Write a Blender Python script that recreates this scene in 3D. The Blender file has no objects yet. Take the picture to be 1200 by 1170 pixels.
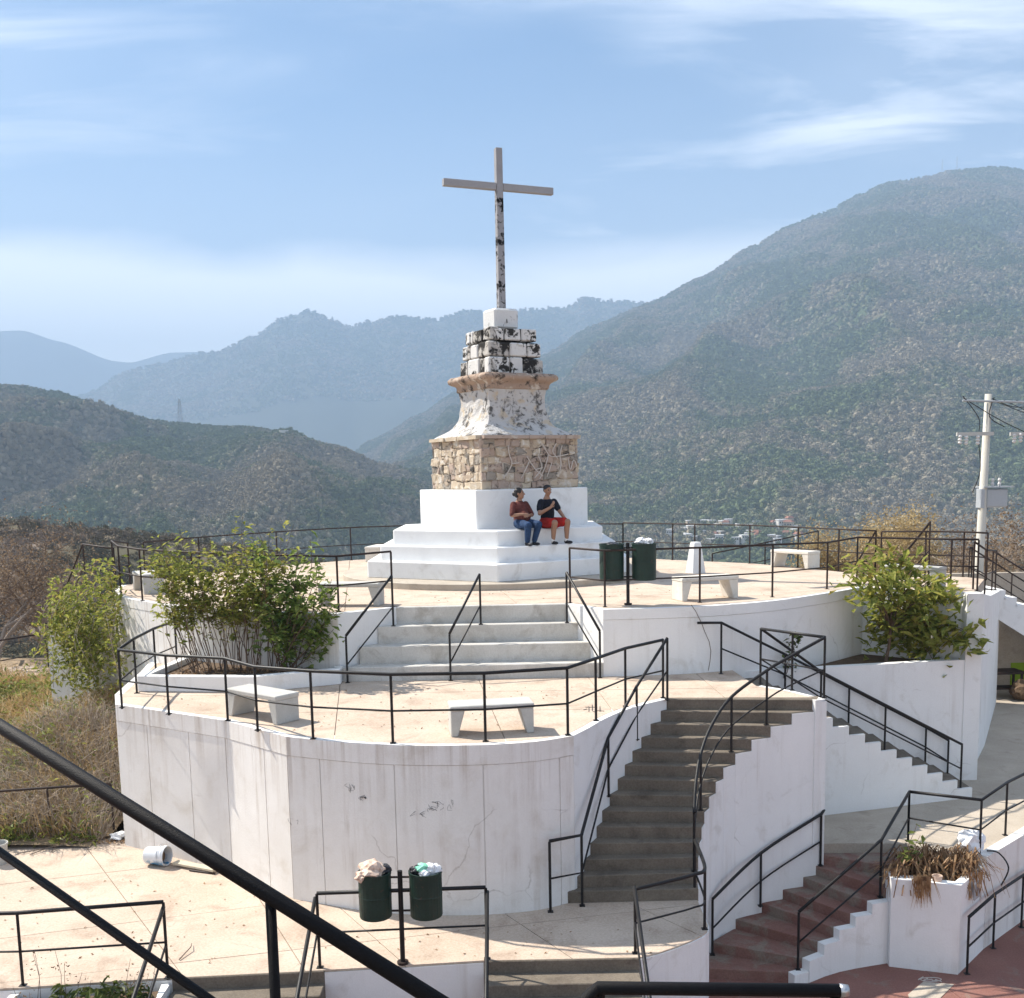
import bpy, bmesh, math, random
import numpy as np
from mathutils import Vector, Matrix, noise as mnoise

# ------------------------------------------------------------------ camera
SC = bpy.context.scene
COL = SC.collection
FPX, CXP, CYP, HOR = 1250.0, 600.0, 722.0, 557.0
PITCH = math.atan((CYP - HOR) / FPX)
ROLL = math.radians(1.13)
CAMZ = 5.84
cam_d = bpy.data.cameras.new('camera')
cam = bpy.data.objects.new('camera', cam_d)
COL.objects.link(cam)
cam.location = (0, 0, CAMZ)
_fw = Vector((0, math.cos(PITCH), -math.sin(PITCH)))
_u0 = Vector((0, math.sin(PITCH), math.cos(PITCH)))
_r0 = Vector((1, 0, 0))
_rt = _r0 * math.cos(ROLL) - _u0 * math.sin(ROLL)
_up = _u0 * math.cos(ROLL) + _r0 * math.sin(ROLL)
cam.rotation_euler = Matrix((_rt, _up, -_fw)).transposed().to_euler()
cam_d.sensor_fit = 'HORIZONTAL'
cam_d.sensor_width = 36.0
cam_d.lens = 36.0 * FPX / 1200.0
cam_d.shift_y = (CYP - 585.0) / 1200.0
cam_d.clip_start = 0.1
cam_d.clip_end = 60000
SC.camera = cam

# ------------------------------------------------------------------ light
SUN_AZ, SUN_EL = math.radians(28), math.radians(47)      # travel: to the right, a little towards the camera
_trav = Vector((math.cos(SUN_AZ) * math.cos(SUN_EL), -math.sin(SUN_AZ) * math.cos(SUN_EL), -math.sin(SUN_EL)))
sun_d = bpy.data.lights.new('sun', 'SUN')
sun_d.energy = 5.0
sun_d.angle = math.radians(0.53)
sun_d.color = (1.0, 0.93, 0.82)
sun = bpy.data.objects.new('sun', sun_d)
COL.objects.link(sun)
sun.location = (-60, 40, 90)
sun.rotation_euler = _trav.to_track_quat('-Z', 'Y').to_euler()

world = bpy.data.worlds.new('World')
SC.world = world
world.use_nodes = True
_nt = world.node_tree
for n in list(_nt.nodes):
    _nt.nodes.remove(n)


class NT:
    """small helper to write node trees"""
    def __init__(s, nt):
        s.nt = nt

    def n(s, t, **kw):
        nd = s.nt.nodes.new(t)
        for k, v in kw.items():
            setattr(nd, k, v)
        return nd

    def l(s, a, b):
        s.nt.links.new(a, b)

    def val(s, sock, v):
        if isinstance(v, (int, float, tuple, list)):
            sock.default_value = v
        else:
            s.l(v, sock)

    def math(s, op, a, b=None, clamp=False):
        nd = s.n('ShaderNodeMath', operation=op, use_clamp=clamp)
        s.val(nd.inputs[0], a)
        if b is not None:
            s.val(nd.inputs[1], b)
        return nd.outputs[0]

    def mix(s, f, a, b, mode='MIX'):
        nd = s.n('ShaderNodeMix', data_type='RGBA', blend_type=mode)
        nd.clamp_factor = True
        s.val(nd.inputs[0], f)
        s.val(nd.inputs[6], a if not isinstance(a, tuple) else (*a[:3], 1))
        s.val(nd.inputs[7], b if not isinstance(b, tuple) else (*b[:3], 1))
        return nd.outputs[2]

    def ramp(s, f, stops):
        nd = s.n('ShaderNodeValToRGB')
        el = nd.color_ramp.elements
        while len(el) < len(stops):
            el.new(0.5)
        for e, (p, c) in zip(el, stops):
            e.position = p
            e.color = (c, c, c, 1) if isinstance(c, (int, float)) else (*c[:3], 1)
        s.val(nd.inputs[0], f)
        return nd.outputs[0]

    def noise(s, vec, scale, detail=4, rough=.55, dist=0.0):
        nd = s.n('ShaderNodeTexNoise')
        if vec is not None:
            s.l(vec, nd.inputs['Vector'])
        nd.inputs['Scale'].default_value = scale
        nd.inputs['Detail'].default_value = detail
        nd.inputs['Roughness'].default_value = rough
        nd.inputs['Distortion'].default_value = dist
        return nd.outputs[0]

    def mapping(s, vec, scale=(1, 1, 1), rot=(0, 0, 0), loc=(0, 0, 0)):
        nd = s.n('ShaderNodeMapping')
        s.l(vec, nd.inputs[0])
        nd.inputs[1].default_value = loc
        nd.inputs[2].default_value = rot
        nd.inputs[3].default_value = scale
        return nd.outputs[0]


def build_world():
    w = NT(_nt)
    out = w.n('ShaderNodeOutputWorld')
    bg = w.n('ShaderNodeBackground')
    sky = w.n('ShaderNodeTexSky', sky_type='NISHITA')
    sky.sun_disc = False
    sky.sun_elevation = SUN_EL
    sky.sun_rotation = math.atan2(-_trav.x, -_trav.y)
    sky.altitude = 300
    sky.air_density = 1.0
    sky.dust_density = 1.2
    sky.ozone_density = 2.0
    tc = w.n('ShaderNodeTexCoord')
    sep = w.n('ShaderNodeSeparateXYZ')
    w.l(tc.outputs['Generated'], sep.inputs[0])
    # cirrus on a plane high above: direction / (height + k)
    den = w.math('ADD', w.math('MAXIMUM', sep.outputs[2], 0.0), 0.12)
    cmb = w.n('ShaderNodeCombineXYZ')
    w.l(w.math('DIVIDE', sep.outputs[0], den), cmb.inputs[0])
    w.l(w.math('DIVIDE', sep.outputs[1], den), cmb.inputs[1])
    m1 = w.mapping(cmb.outputs[0], (1.3, 2.9, 1), (0, 0, math.radians(-14)), (3.1, 0.55, 0))
    wisps = w.ramp(w.noise(m1, 1.0, 7, .58, .6), [(.44, 0), (.66, 1)])
    m2 = w.mapping(cmb.outputs[0], (0.55, .8, 1), (0, 0, 0), (1.7, 4.3, 0))
    patch = w.ramp(w.noise(m2, 1.0, 3, .5, .2), [(.36, 0), (.58, 1)])
    high = w.ramp(sep.outputs[2], [(.17, 0), (.30, 1)])
    cir = w.math('MULTIPLY', w.math('MULTIPLY', wisps, patch), high)
    veil = w.math('MULTIPLY', w.math('MULTIPLY', patch, high), .30)
    cir = w.math('MINIMUM', w.math('MAXIMUM', w.math('MULTIPLY', cir, 1.5), veil), 1.0)
    # a thin pale cloud bank low over the ranges
    m3 = w.mapping(tc.outputs['Generated'], (2.2, 2.2, 9.0), (0, 0, 0), (.3, .9, .1))
    bn = w.noise(m3, 1.6, 5, .5, .3)
    hz = w.math('ADD', sep.outputs[2], w.math('MULTIPLY', w.math('SUBTRACT', bn, .5), .10))
    bank = w.ramp(hz, [(0.0, .9), (.17, .85), (.215, .16), (.36, 0)])
    f = w.math('MAXIMUM', w.math('MULTIPLY', bank, .85), w.math('MULTIPLY', cir, .85))
    tint = w.mix(1.0, sky.outputs[0], (0.72, 1.0, 1.17), 'MULTIPLY')
    cc = w.mix(high, (20.5, 19.8, 18.8), (11.0, 11.6, 12.6))
    col = w.mix(f, tint, cc)
    w.l(col, bg.inputs[0])
    bg.inputs[1].default_value = 0.057
    w.l(bg.outputs[0], out.inputs[0])


build_world()
SC.view_settings.view_transform = 'Standard'
SC.view_settings.look = 'None'
SC.view_settings.exposure = 1.14
SC.view_settings.gamma = 1.0
SC.view_settings.use_curve_mapping = False
SC.cycles.use_denoising = True
try:
    SC.cycles.denoiser = 'OPENIMAGEDENOISE'
except Exception:
    pass
SC.cycles.max_bounces = 6
SC.cycles.diffuse_bounces = 3
SC.cycles.transparent_max_bounces = 6
SC.cycles.volume_bounces = 1
SC.cycles.sample_clamp_indirect = 6.0
random.seed(7)
RNG = np.random.default_rng(7)

# ------------------------------------------------------------------ levels (metres; lower terrace floor = 0)
ZL, ZM, ZU, ZK, ZR = 0.0, 2.34, 3.52, 0.0, -1.40


def ray(px, py):
    return _fw + _rt * ((px - CXP) / FPX) + _up * (-(py - CYP) / FPX)


def P(px, py, z):
    """photo pixel -> point on the horizontal plane z"""
    d = ray(px, py)
    return Vector((0, 0, CAMZ)) + d * ((z - CAMZ) / d.z)


def D(px, py, dep):
    """photo pixel -> point at distance dep (along y)"""
    d = ray(px, py)
    return Vector((0, 0, CAMZ)) + d * (dep / d.y)


# ------------------------------------------------------------------ mesh helpers
class MB:
    def __init__(s):
        s.v, s.f = [], []

    def add(s, vs, fs):
        o = len(s.v)
        s.v += [tuple(p) for p in vs]
        s.f += [tuple(i + o for i in f) for f in fs]
        return s

    def box(s, c, size, rz=0.0, taper=1.0):
        x, y, z = (a / 2 for a in size)
        ca, sa = math.cos(rz), math.sin(rz)
        vs = []
        for dz, k in ((-z, 1.0), (z, taper)):
            for dx, dy in ((-x, -y), (x, -y), (x, y), (-x, y)):
                dx *= k; dy *= k
                vs.append((c[0] + dx * ca - dy * sa, c[1] + dx * sa + dy * ca, c[2] + dz))
        return s.add(vs, [(3, 2, 1, 0), (4, 5, 6, 7), (0, 1, 5, 4), (1, 2, 6, 5), (2, 3, 7, 6), (3, 0, 4, 7)])

    def bbox(s, x0, x1, y0, y1, z0, z1):
        return s.box(((x0 + x1) / 2, (y0 + y1) / 2, (z0 + z1) / 2), (x1 - x0, y1 - y0, z1 - z0))

    def prism(s, poly, z0, z1, cap_bottom=True):
        """poly: list of (x, y), any order; z0/z1 numbers"""
        poly = [(p[0], p[1]) for p in poly]
        a = sum(poly[i][0] * poly[(i + 1) % len(poly)][1] - poly[(i + 1) % len(poly)][0] * poly[i][1] for i in range(len(poly)))
        if a < 0:
            poly = poly[::-1]
        n = len(poly)
        vs = [(x, y, z0) for x, y in poly] + [(x, y, z1) for x, y in poly]
        fs = [tuple(range(n, 2 * n))]
        if cap_bottom:
            fs.append(tuple(range(n - 1, -1, -1)))
        fs += [(i, (i + 1) % n, n + (i + 1) % n, n + i) for i in range(n)]
        return s.add(vs, fs)

    def wall(s, path, z0, z1, t, closed=False):
        """upright strip along a plan path; t = thickness to the LEFT of the walking direction. z0, z1: number or list"""
        pts = [Vector((p[0], p[1], 0)) for p in path]
        n = len(pts)
        if not isinstance(z0, (list, tuple)):
            z0 = [z0] * n
        if not isinstance(z1, (list, tuple)):
            z1 = [z1] * n
        nor = []
        for i in range(n):
            a = pts[i - 1] if i else pts[0]
            b = pts[i + 1] if i < n - 1 else pts[-1]
            d = (b - a).normalized()
            nrm = Vector((-d.y, d.x, 0))
            if 0 < i < n - 1:
                d1 = (pts[i] - pts[i - 1]).normalized()
                k = abs(nrm.dot(Vector((-d1.y, d1.x, 0))))
                nrm = nrm / max(k, .5)
            nor.append(nrm)
        vs = []
        for i in range(n):
            q = pts[i] + nor[i] * t
            vs += [(pts[i].x, pts[i].y, z0[i]), (pts[i].x, pts[i].y, z1[i]), (q.x, q.y, z1[i]), (q.x, q.y, z0[i])]
        fs = []
        for i in range(n - 1):
            a, b = 4 * i, 4 * i + 4
            for k in range(4):
                fs.append((a + k, a + (k + 1) % 4, b + (k + 1) % 4, b + k))
        fs += [(3, 2, 1, 0), (4 * n - 4, 4 * n - 3, 4 * n - 2, 4 * n - 1)]
        return s.add(vs, fs)

    def tube(s, path, r, sides=8, caps=True):
        pts = [Vector(p) for p in path]
        n = len(pts)
        rs = r if isinstance(r, (list, tuple)) else [r] * n
        base = len(s.v)
        prev = None
        for i in range(n):
            a = pts[max(i - 1, 0)]
            b = pts[min(i + 1, n - 1)]
            d = (b - a)
            d = d.normalized() if d.length > 1e-9 else Vector((0, 0, 1))
            if prev is None:
                h = Vector((0, 0, 1)) if abs(d.z) < .9 else Vector((1, 0, 0))
                u = d.cross(h).normalized()
            else:
                u = (prev - d * prev.dot(d)).normalized()
            prev = u
            w = d.cross(u)
            for k in range(sides):
                t = 2 * math.pi * (k + .5) / sides
                s.v.append(tuple(pts[i] + (u * math.cos(t) + w * math.sin(t)) * rs[i]))
        for i in range(n - 1):
            for k in range(sides):
                a = base + i * sides + k
                b = base + i * sides + (k + 1) % sides
                s.f.append((a, b, b + sides, a + sides))
        if caps:
            s.f.append(tuple(base + k for k in range(sides - 1, -1, -1)))
            s.f.append(tuple(base + (n - 1) * sides + k for k in range(sides)))
        return s

    def lathe(s, prof, c=(0, 0, 0), sides=20, close=False):
        base = len(s.v)
        for r, z in prof:
            for k in range(sides):
                t = 2 * math.pi * k / sides
                s.v.append((c[0] + r * math.cos(t), c[1] + r * math.sin(t), c[2] + z))
        for i in range(len(prof) - 1):
            for k in range(sides):
                a = base + i * sides + k
                b = base + i * sides + (k + 1) % sides
                s.f.append((a, b, b + sides, a + sides))
        if close:
            s.f.append(tuple(base + k for k in range(sides - 1, -1, -1)))
            s.f.append(tuple(base + (len(prof) - 1) * sides + k for k in range(sides)))
        return s

    def ell(s, c, r, rot=None, seg=12, ring=8):
        base = len(s.v)
        rot = rot or Matrix.Identity(3)
        c = Vector(c)
        for i in range(1, ring):
            ph = math.pi * i / ring
            for k in range(seg):
                t = 2 * math.pi * k / seg
                p = Vector((r[0] * math.sin(ph) * math.cos(t), r[1] * math.sin(ph) * math.sin(t), r[2] * math.cos(ph)))
                s.v.append(tuple(c + rot @ p))
        top = len(s.v); s.v.append(tuple(c + rot @ Vector((0, 0, r[2]))))
        bot = len(s.v); s.v.append(tuple(c + rot @ Vector((0, 0, -r[2]))))
        for i in range(ring - 2):
            for k in range(seg):
                a = base + i * seg + k
                b = base + i * seg + (k + 1) % seg
                s.f.append((a, a + seg, b + seg, b))
        for k in range(seg):
            s.f.append((top, base + k, base + (k + 1) % seg))
            a = base + (ring - 2) * seg
            s.f.append((bot, a + (k + 1) % seg, a + k))
        return s

    def build(s, name, mat=None, parent=None, smooth=False, bevel=0.0, local=False, col=True):
        org = Vector((0, 0, 0))
        if parent is not None and not local:
            org = ORG[parent]
        me = bpy.data.meshes.new(name)
        me.from_pydata([(x - org.x, y - org.y, z - org.z) for x, y, z in s.v], [], s.f)
        me.validate()
        if bevel > 0:
            bm = bmesh.new(); bm.from_mesh(me)
            bmesh.ops.remove_doubles(bm, verts=bm.verts, dist=1e-5)
            ed = [e for e in bm.edges if e.is_manifold and e.calc_face_angle(0) > .5]
            bmesh.ops.bevel(bm, geom=ed, offset=bevel, segments=1, affect='EDGES', clamp_overlap=True)
            bm.to_mesh(me); bm.free()
        if smooth:
            me.polygons.foreach_set('use_smooth', [True] * len(me.polygons))
        o = bpy.data.objects.new(name, me)
        if mat is not None:
            for m in (mat if isinstance(mat, (list, tuple)) else [mat]):
                me.materials.append(m)
        COL.objects.link(o)
        if parent is not None:
            o.parent = parent
            ORG[o] = ORG[parent].copy()
        else:
            ORG[o] = Vector((0, 0, 0))
        return o


ORG = {}


def tag(o, label, cat, group=None):
    o['label'] = label
    o['category'] = cat
    if group:
        o['group'] = group
    return o


def thing(name, label, cat, loc=(0, 0, 0), group=None):
    o = bpy.data.objects.new(name, None)
    o.empty_display_size = .2
    COL.objects.link(o)
    o.location = loc
    ORG[o] = Vector(loc)
    return tag(o, label, cat, group)


def struct(o):
    o['kind'] = 'structure'
    return o


def stuff(o):
    o['kind'] = 'stuff'
    return o


def copy_tree(o, loc=None, rz=None, parent=None):
    c = o.copy()
    COL.objects.link(c)
    if parent is not None:
        c.parent = parent
    if loc is not None:
        c.location = loc
    if rz is not None:
        c.rotation_euler = (0, 0, rz)
    for ch in list(o.children):
        copy_tree(ch, parent=c)
    return c


def catmull(pts, n=6):
    pts = [Vector(p) for p in pts]
    out = []
    for i in range(len(pts) - 1):
        p0, p1, p2, p3 = pts[max(i - 1, 0)], pts[i], pts[i + 1], pts[min(i + 2, len(pts) - 1)]
        for k in range(n):
            t = k / n
            out.append(.5 * ((2 * p1) + (p2 - p0) * t + (2 * p0 - 5 * p1 + 4 * p2 - p3) * t * t + (3 * p1 - p0 - 3 * p2 + p3) * t ** 3))
    out.append(pts[-1])
    return out


def lerp(a, b, t):
    return a + (b - a) * t


# ------------------------------------------------------------------ materials
def new_mat(name):
    m = bpy.data.materials.new(name)
    m.use_nodes = True
    nt = m.node_tree
    b = nt.nodes['Principled BSDF']
    w = NT(nt)
    return m, w, b


def pos_of(w):
    g = w.n('ShaderNodeNewGeometry')
    return g.outputs['Position']


def bump(w, b, height, strength=.3, dist=.02):
    nd = w.n('ShaderNodeBump')
    nd.inputs['Strength'].default_value = strength
    nd.inputs['Distance'].default_value = dist
    w.l(height, nd.inputs['Height'])
    w.l(nd.outputs[0], b.inputs['Normal'])


def surf(name, c1, c2, scale=3.0, rough=.9, spot=None, spot_scale=9.0, spot_lo=.58, spot_hi=.7, streak=None, streak_amt=.5, bump_s=.25, bump_scale=60.0, fine=.12, spec=.25, crack=0.0, drip=None):
    """weathered surface: two tones by large noise, optional spots, optional vertical run-off streaks, fine grain"""
    m, w, b = new_mat(name)
    p = pos_of(w)
    col = w.mix(w.ramp(w.noise(p, scale, 5, .6, .4), [(.3, 0), (.7, 1)]), c1, c2)
    if spot:
        f = w.ramp(w.noise(p, spot_scale, 6, .62, .5), [(spot_lo, 0), (spot_hi, 1)])
        col = w.mix(w.math('MULTIPLY', f, .85), col, spot)
    if streak:
        mp = w.mapping(p, (5.5, 5.5, .35))
        f = w.ramp(w.noise(mp, 1.0, 6, .62, .15), [(.52, 0), (.75, 1)])
        f2 = w.ramp(w.noise(p, 1.1, 3), [(.4, 0), (.62, 1)])
        col = w.mix(w.math('MULTIPLY', w.math('MULTIPLY', f, f2), streak_amt), col, streak)
    if drip:
        sp_ = w.n('ShaderNodeSeparateXYZ'); w.l(p, sp_.inputs[0])
        zz1 = w.ramp(w.math('SUBTRACT', sp_.outputs[2], drip - 1.0), [(.05, 0), (.75, .75), (.98, 1)])
        dn = w.ramp(w.noise(w.mapping(p, (9, 9, .22)), 1.0, 5, .6, .1), [(.50, 0), (.66, 1)])
        col = w.mix(w.math('MULTIPLY', w.math('MULTIPLY', dn, zz1), .40), col, (.30, .22, .15))
    if crack > 0:
        wob = w.n('ShaderNodeVectorMath', operation='ADD')
        ns = w.n('ShaderNodeTexNoise'); ns.inputs['Scale'].default_value = 2.2; ns.inputs['Detail'].default_value = 5
        w.l(p, ns.inputs['Vector']); w.l(p, wob.inputs[0])
        sc_w = w.n('ShaderNodeVectorMath', operation='SCALE'); sc_w.inputs['Scale'].default_value = .45
        w.l(ns.outputs['Color'], sc_w.inputs[0]); w.l(sc_w.outputs[0], wob.inputs[1])
        vo = w.n('ShaderNodeTexVoronoi', feature='DISTANCE_TO_EDGE'); vo.inputs['Scale'].default_value = .55
        w.l(wob.outputs[0], vo.inputs['Vector'])
        ln_ = w.ramp(vo.outputs['Distance'], [(.0, 1), (.006, 0)])
        mk_ = w.ramp(w.noise(p, .9, 3), [(.54, 0), (.62, 1)])
        col = w.mix(w.math('MULTIPLY', w.math('MULTIPLY', ln_, mk_), crack * .5), col, (.22, .18, .14))
    g = w.noise(p, bump_scale, 4, .6)
    col = w.mix(fine, col, w.ramp(g, [(.3, .05), (.75, 1.0)]), 'SOFT_LIGHT')
    w.l(col, b.inputs['Base Color'])
    b.inputs['Roughness'].default_value = rough
    b.inputs['Specular IOR Level'].default_value = spec
    bump(w, b, g, bump_s, .01)
    return m


def plain(name, c, rough=.6, metal=0.0, var=.0, spec=.4, scale=20.0):
    m, w, b = new_mat(name)
    if var > 0:
        p = pos_of(w)
        d = tuple(max(0, x * (1 - var)) for x in c)
        u = tuple(min(1, x * (1 + var)) for x in c)
        w.l(w.mix(w.noise(p, scale, 4), d, u), b.inputs['Base Color'])
    else:
        b.inputs['Base Color'].default_value = (*c, 1)
    b.inputs['Roughness'].default_value = rough
    b.inputs['Metallic'].default_value = metal
    b.inputs['Specular IOR Level'].default_value = spec
    return m


def leafmat(name, stops, scale=6.0, trans=.35, rough=.55):
    """foliage: colour varies from leaf to leaf by position"""
    m, w, b = new_mat(name)
    p = pos_of(w)
    wn = w.n('ShaderNodeTexWhiteNoise')
    sn = w.n('ShaderNodeVectorMath', operation='SNAP')
    w.l(p, sn.inputs[0])
    sn.inputs[1].default_value = (.06, .06, .06)
    w.l(sn.outputs[0], wn.inputs[0])
    f = w.math('ADD', w.math('MULTIPLY', w.noise(p, scale, 3), .65), w.math('MULTIPLY', wn.outputs[0], .35))
    col = w.ramp(f, stops)
    w.l(col, b.inputs['Base Color'])
    b.inputs['Roughness'].default_value = rough
    b.inputs['Specular IOR Level'].default_value = .3
    tr = w.n('ShaderNodeBsdfTranslucent')
    w.l(col, tr.inputs[0])
    mx = w.n('ShaderNodeMixShader')
    mx.inputs[0].default_value = trans
    w.l(b.outputs[0], mx.inputs[1])
    w.l(tr.outputs[0], mx.inputs[2])
    out = [n for n in w.nt.nodes if n.type == 'OUTPUT_MATERIAL'][0]
    w.l(mx.outputs[0], out.inputs[0])
    return m


MT = {}
MT['white'] = surf('white_paint', (.74, .735, .72), (.81, .805, .79), .8, .85, (.56, .53, .48), 2.2, .57, .80, (.42, .36, .29), .40, .3, 45, crack=.8)
MT['dirtywhite'] = surf('stained_white_paint', (.71, .685, .65), (.80, .785, .76), 1.1, .88, (.56, .51, .44), 1.5, .55, .82, (.30, .22, .15), .55, .35, 40, crack=.8, drip=2.34)
MT['clean'] = surf('clean_white_paint', (.72, .72, .715), (.79, .79, .78), 1.5, .8, (.52, .50, .47), 2.0, .55, .80, None, 0, .2, 50)
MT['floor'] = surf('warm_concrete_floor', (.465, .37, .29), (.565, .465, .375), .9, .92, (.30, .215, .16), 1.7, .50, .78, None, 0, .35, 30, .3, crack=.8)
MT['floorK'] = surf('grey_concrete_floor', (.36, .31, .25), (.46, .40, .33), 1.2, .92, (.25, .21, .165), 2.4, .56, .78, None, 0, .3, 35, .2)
MT['step'] = surf('bare_concrete_step', (.135, .112, .088), (.20, .168, .132), 1.6, .93, (.085, .07, .055), 3.4, .52, .76, None, 0, .35, 40, .25)
MT['stepU'] = surf('limewashed_step', (.48, .46, .42), (.60, .58, .54), 1.4, .9, (.31, .275, .23), 2.6, .52, .76, (.33, .28, .22), .5, .3, 40, .2)
MT['plat'] = surf('plinth_concrete', (.38, .33, .27), (.46, .41, .34), 2.0, .92, (.22, .19, .15), 4, .55, .8, None, 0, .3, 40)
MT['red'] = surf('worn_red_floor_paint', (.20, .092, .074), (.25, .125, .10), 1.3, .8, (.22, .18, .15), 2.6, .56, .74, None, 0, .25, 40, .25)
MT['redstep'] = surf('worn_red_step_paint', (.18, .085, .068), (.23, .13, .105), 1.7, .85, (.22, .185, .15), 2.3, .47, .60, None, 0, .25, 40, .25)
MT['bench'] = surf('bench_concrete', (.44, .43, .40), (.52, .51, .48), 4.0, .9, (.34, .32, .28), 8, .6, .8, None, 0, .3, 70)
MT['benchwhite'] = surf('whitewashed_bench_concrete', (.60, .57, .51), (.70, .67, .61), 4.0, .9, (.42, .39, .33), 8, .58, .8, None, 0, .3, 70)
MT['metal'] = surf('black_rail_paint', (.006, .006, .007), (.011, .010, .010), 8, .5, (.06, .028, .016), 22, .66, .72, None, 0, .25, 90, .1, .35)
MT['rusty'] = surf('rusty_black_paint', (.020, .016, .015), (.045, .026, .020), 6, .6, (.10, .045, .025), 14, .6, .75, None, 0, .2, 80)
MT['nearmetal'] = surf('glossy_black_rail_paint', (.004, .004, .005), (.007, .006, .007), 20, .55, (.045, .022, .013), 45, .67, .72, None, 0, .4, 220, .1, .15)
MT['steel'] = plain('worn_steel_cap', (.45, .46, .48), .3, .8)
MT['soil'] = surf('dry_soil', (.09, .06, .04), (.15, .105, .07), 8, .95, (.22, .15, .09), 14, .6, .75, None, 0, .5, 60)
MT['ground'] = surf('dry_earth', (.24, .17, .105), (.33, .25, .165), .5, .95, (.17, .125, .075), 2.0, .5, .72, None, 0, .5, 12, .3)
MT['green'] = surf('dark_green_bin_paint', (.006, .022, .015), (.010, .034, .023), 5, .5, (.05, .035, .022), 16, .62, .68, (.06, .05, .035), .5, .3, 60, .2, .4)
MT['plast_p'] = plain('pinkish_plastic', (.62, .46, .36), .45, 0, .12)
MT['plast_w'] = plain('white_plastic', (.75, .75, .76), .4, 0, .05)
MT['plast_g'] = plain('mint_plastic', (.22, .55, .40), .4, 0, .1)
MT['plast_k'] = plain('dark_plastic', (.03, .03, .035), .4)
MT['wood'] = surf('weathered_plank', (.50, .44, .33), (.62, .55, .42), 5, .85, (.30, .24, .16), 9, .55, .8)
MT['stem'] = surf('shrub_stem_bark', (.10, .065, .045), (.17, .115, .08), 9, .9)
MT['bark'] = surf('grey_bark', (.19, .155, .13), (.28, .235, .20), 6, .95)
MT['twig'] = surf('dry_twig', (.115, .085, .07), (.20, .155, .125), 5, .95)
MT['twigpale'] = surf('pale_dry_twig', (.30, .24, .19), (.42, .35, .28), 5, .95)
MT['leaf'] = leafmat('yellow_green_leaf', [(.22, (.07, .10, .02)), (.40, (.19, .225, .04)), (.58, (.35, .36, .085)), (.8, (.42, .28, .09))], 3.5, .5)
MT['leaf2'] = leafmat('fresh_green_leaf', [(.22, (.05, .10, .022)), (.45, (.15, .22, .045)), (.72, (.32, .36, .10))], 3.0, .5)
MT['leafd'] = leafmat('deep_green_leaf', [(.25, (.025, .045, .010)), (.5, (.075, .105, .022)), (.75, (.17, .18, .05))], 5.0)
MT['dryleaf'] = leafmat('brown_dry_leaf', [(.25, (.11, .055, .025)), (.5, (.27, .15, .07)), (.78, (.46, .31, .17))], 7.0, .25)
MT['gold'] = leafmat('golden_dry_foliage', [(.25, (.22, .155, .075)), (.5, (.40, .30, .15)), (.78, (.56, .45, .25))], 1.2, .35)
MT['browncrown'] = leafmat('brown_dry_foliage', [(.25, (.10, .065, .045)), (.5, (.22, .15, .09)), (.78, (.36, .26, .16))], 1.5, .3)
MT['straw'] = leafmat('straw_grass', [(.25, (.26, .165, .07)), (.5, (.46, .32, .15)), (.78, (.60, .47, .25))], 1.3, .35)
MT['weed'] = leafmat('bank_weed_leaf', [(.22, (.07, .105, .02)), (.48, (.19, .23, .05)), (.78, (.38, .36, .10))], 2.0, .45)
MT['pole'] = surf('pale_pole_concrete', (.52, .49, .43), (.60, .57, .50), 2, .9, (.42, .38, .32), 4, .6, .8)
MT['trafo'] = plain('grey_transformer_paint', (.36, .38, .40), .5, 0, .1)
MT['ceramic'] = plain('pale_ceramic', (.6, .58, .56), .25)
MT['lime'] = plain('lime_green_paint', (.22, .34, .015), .7, 0, .1)

# ================================================================== TERRACES, WALLS, STAIRS
def W(px, py):
    p = P(px, py, ZU)
    return (p.x * .985, p.y * .985)


def offset_poly(poly, d):
    """shrink a counter-clockwise polygon by d"""
    n = len(poly)
    out = []
    for i in range(n):
        a, b, c = Vector(poly[i - 1][:2]), Vector(poly[i][:2]), Vector(poly[(i + 1) % n][:2])
        d1, d2 = (b - a), (c - b)
        if d1.length < 1e-6 or d2.length < 1e-6:
            out.append(tuple(b)); continue
        d1.normalize(); d2.normalize()
        n1, n2 = Vector((-d1.y, d1.x)), Vector((-d2.y, d2.x))
        m = n1 + n2
        if m.length < 1e-3:
            m = n1
        m.normalize()
        k = d / max(.35, m.dot(n1))
        out.append(tuple(b + m * k))
    return out


def slab_floor(name, poly, z, thick, joints, mat, gap=.006):
    """a floor: a bed with its concrete slabs as pieces, joints between them recessed"""
    a = sum(poly[i][0] * poly[(i + 1) % len(poly)][1] - poly[(i + 1) % len(poly)][0] * poly[i][1] for i in range(len(poly)))
    if a < 0:
        poly = poly[::-1]
    bed = struct(MB().prism(poly, z - thick, z - .025).build(name, MT['plat']))
    bm = bmesh.new()
    bm.faces.new([bm.verts.new((p[0], p[1], 0)) for p in poly])
    for (p, q) in joints:
        d = Vector((q[0] - p[0], q[1] - p[1], 0)).normalized()
        bmesh.ops.bisect_plane(bm, geom=bm.verts[:] + bm.edges[:] + bm.faces[:], plane_co=(p[0], p[1], 0), plane_no=(-d.y, d.x, 0))
    for f in bm.faces:
        if f.calc_area() < .004:
            continue
        pts = [(v.co.x, v.co.y) for v in f.verts]
        ar = sum(pts[i][0] * pts[(i + 1) % len(pts)][1] - pts[(i + 1) % len(pts)][0] * pts[i][1] for i in range(len(pts)))
        if ar < 0:
            pts = pts[::-1]
        MB().prism(offset_poly(pts, gap), z - .05, z + random.uniform(-.0015, .0015), True).build('slab', mat, bed)
    bm.free()
    return bed


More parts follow.
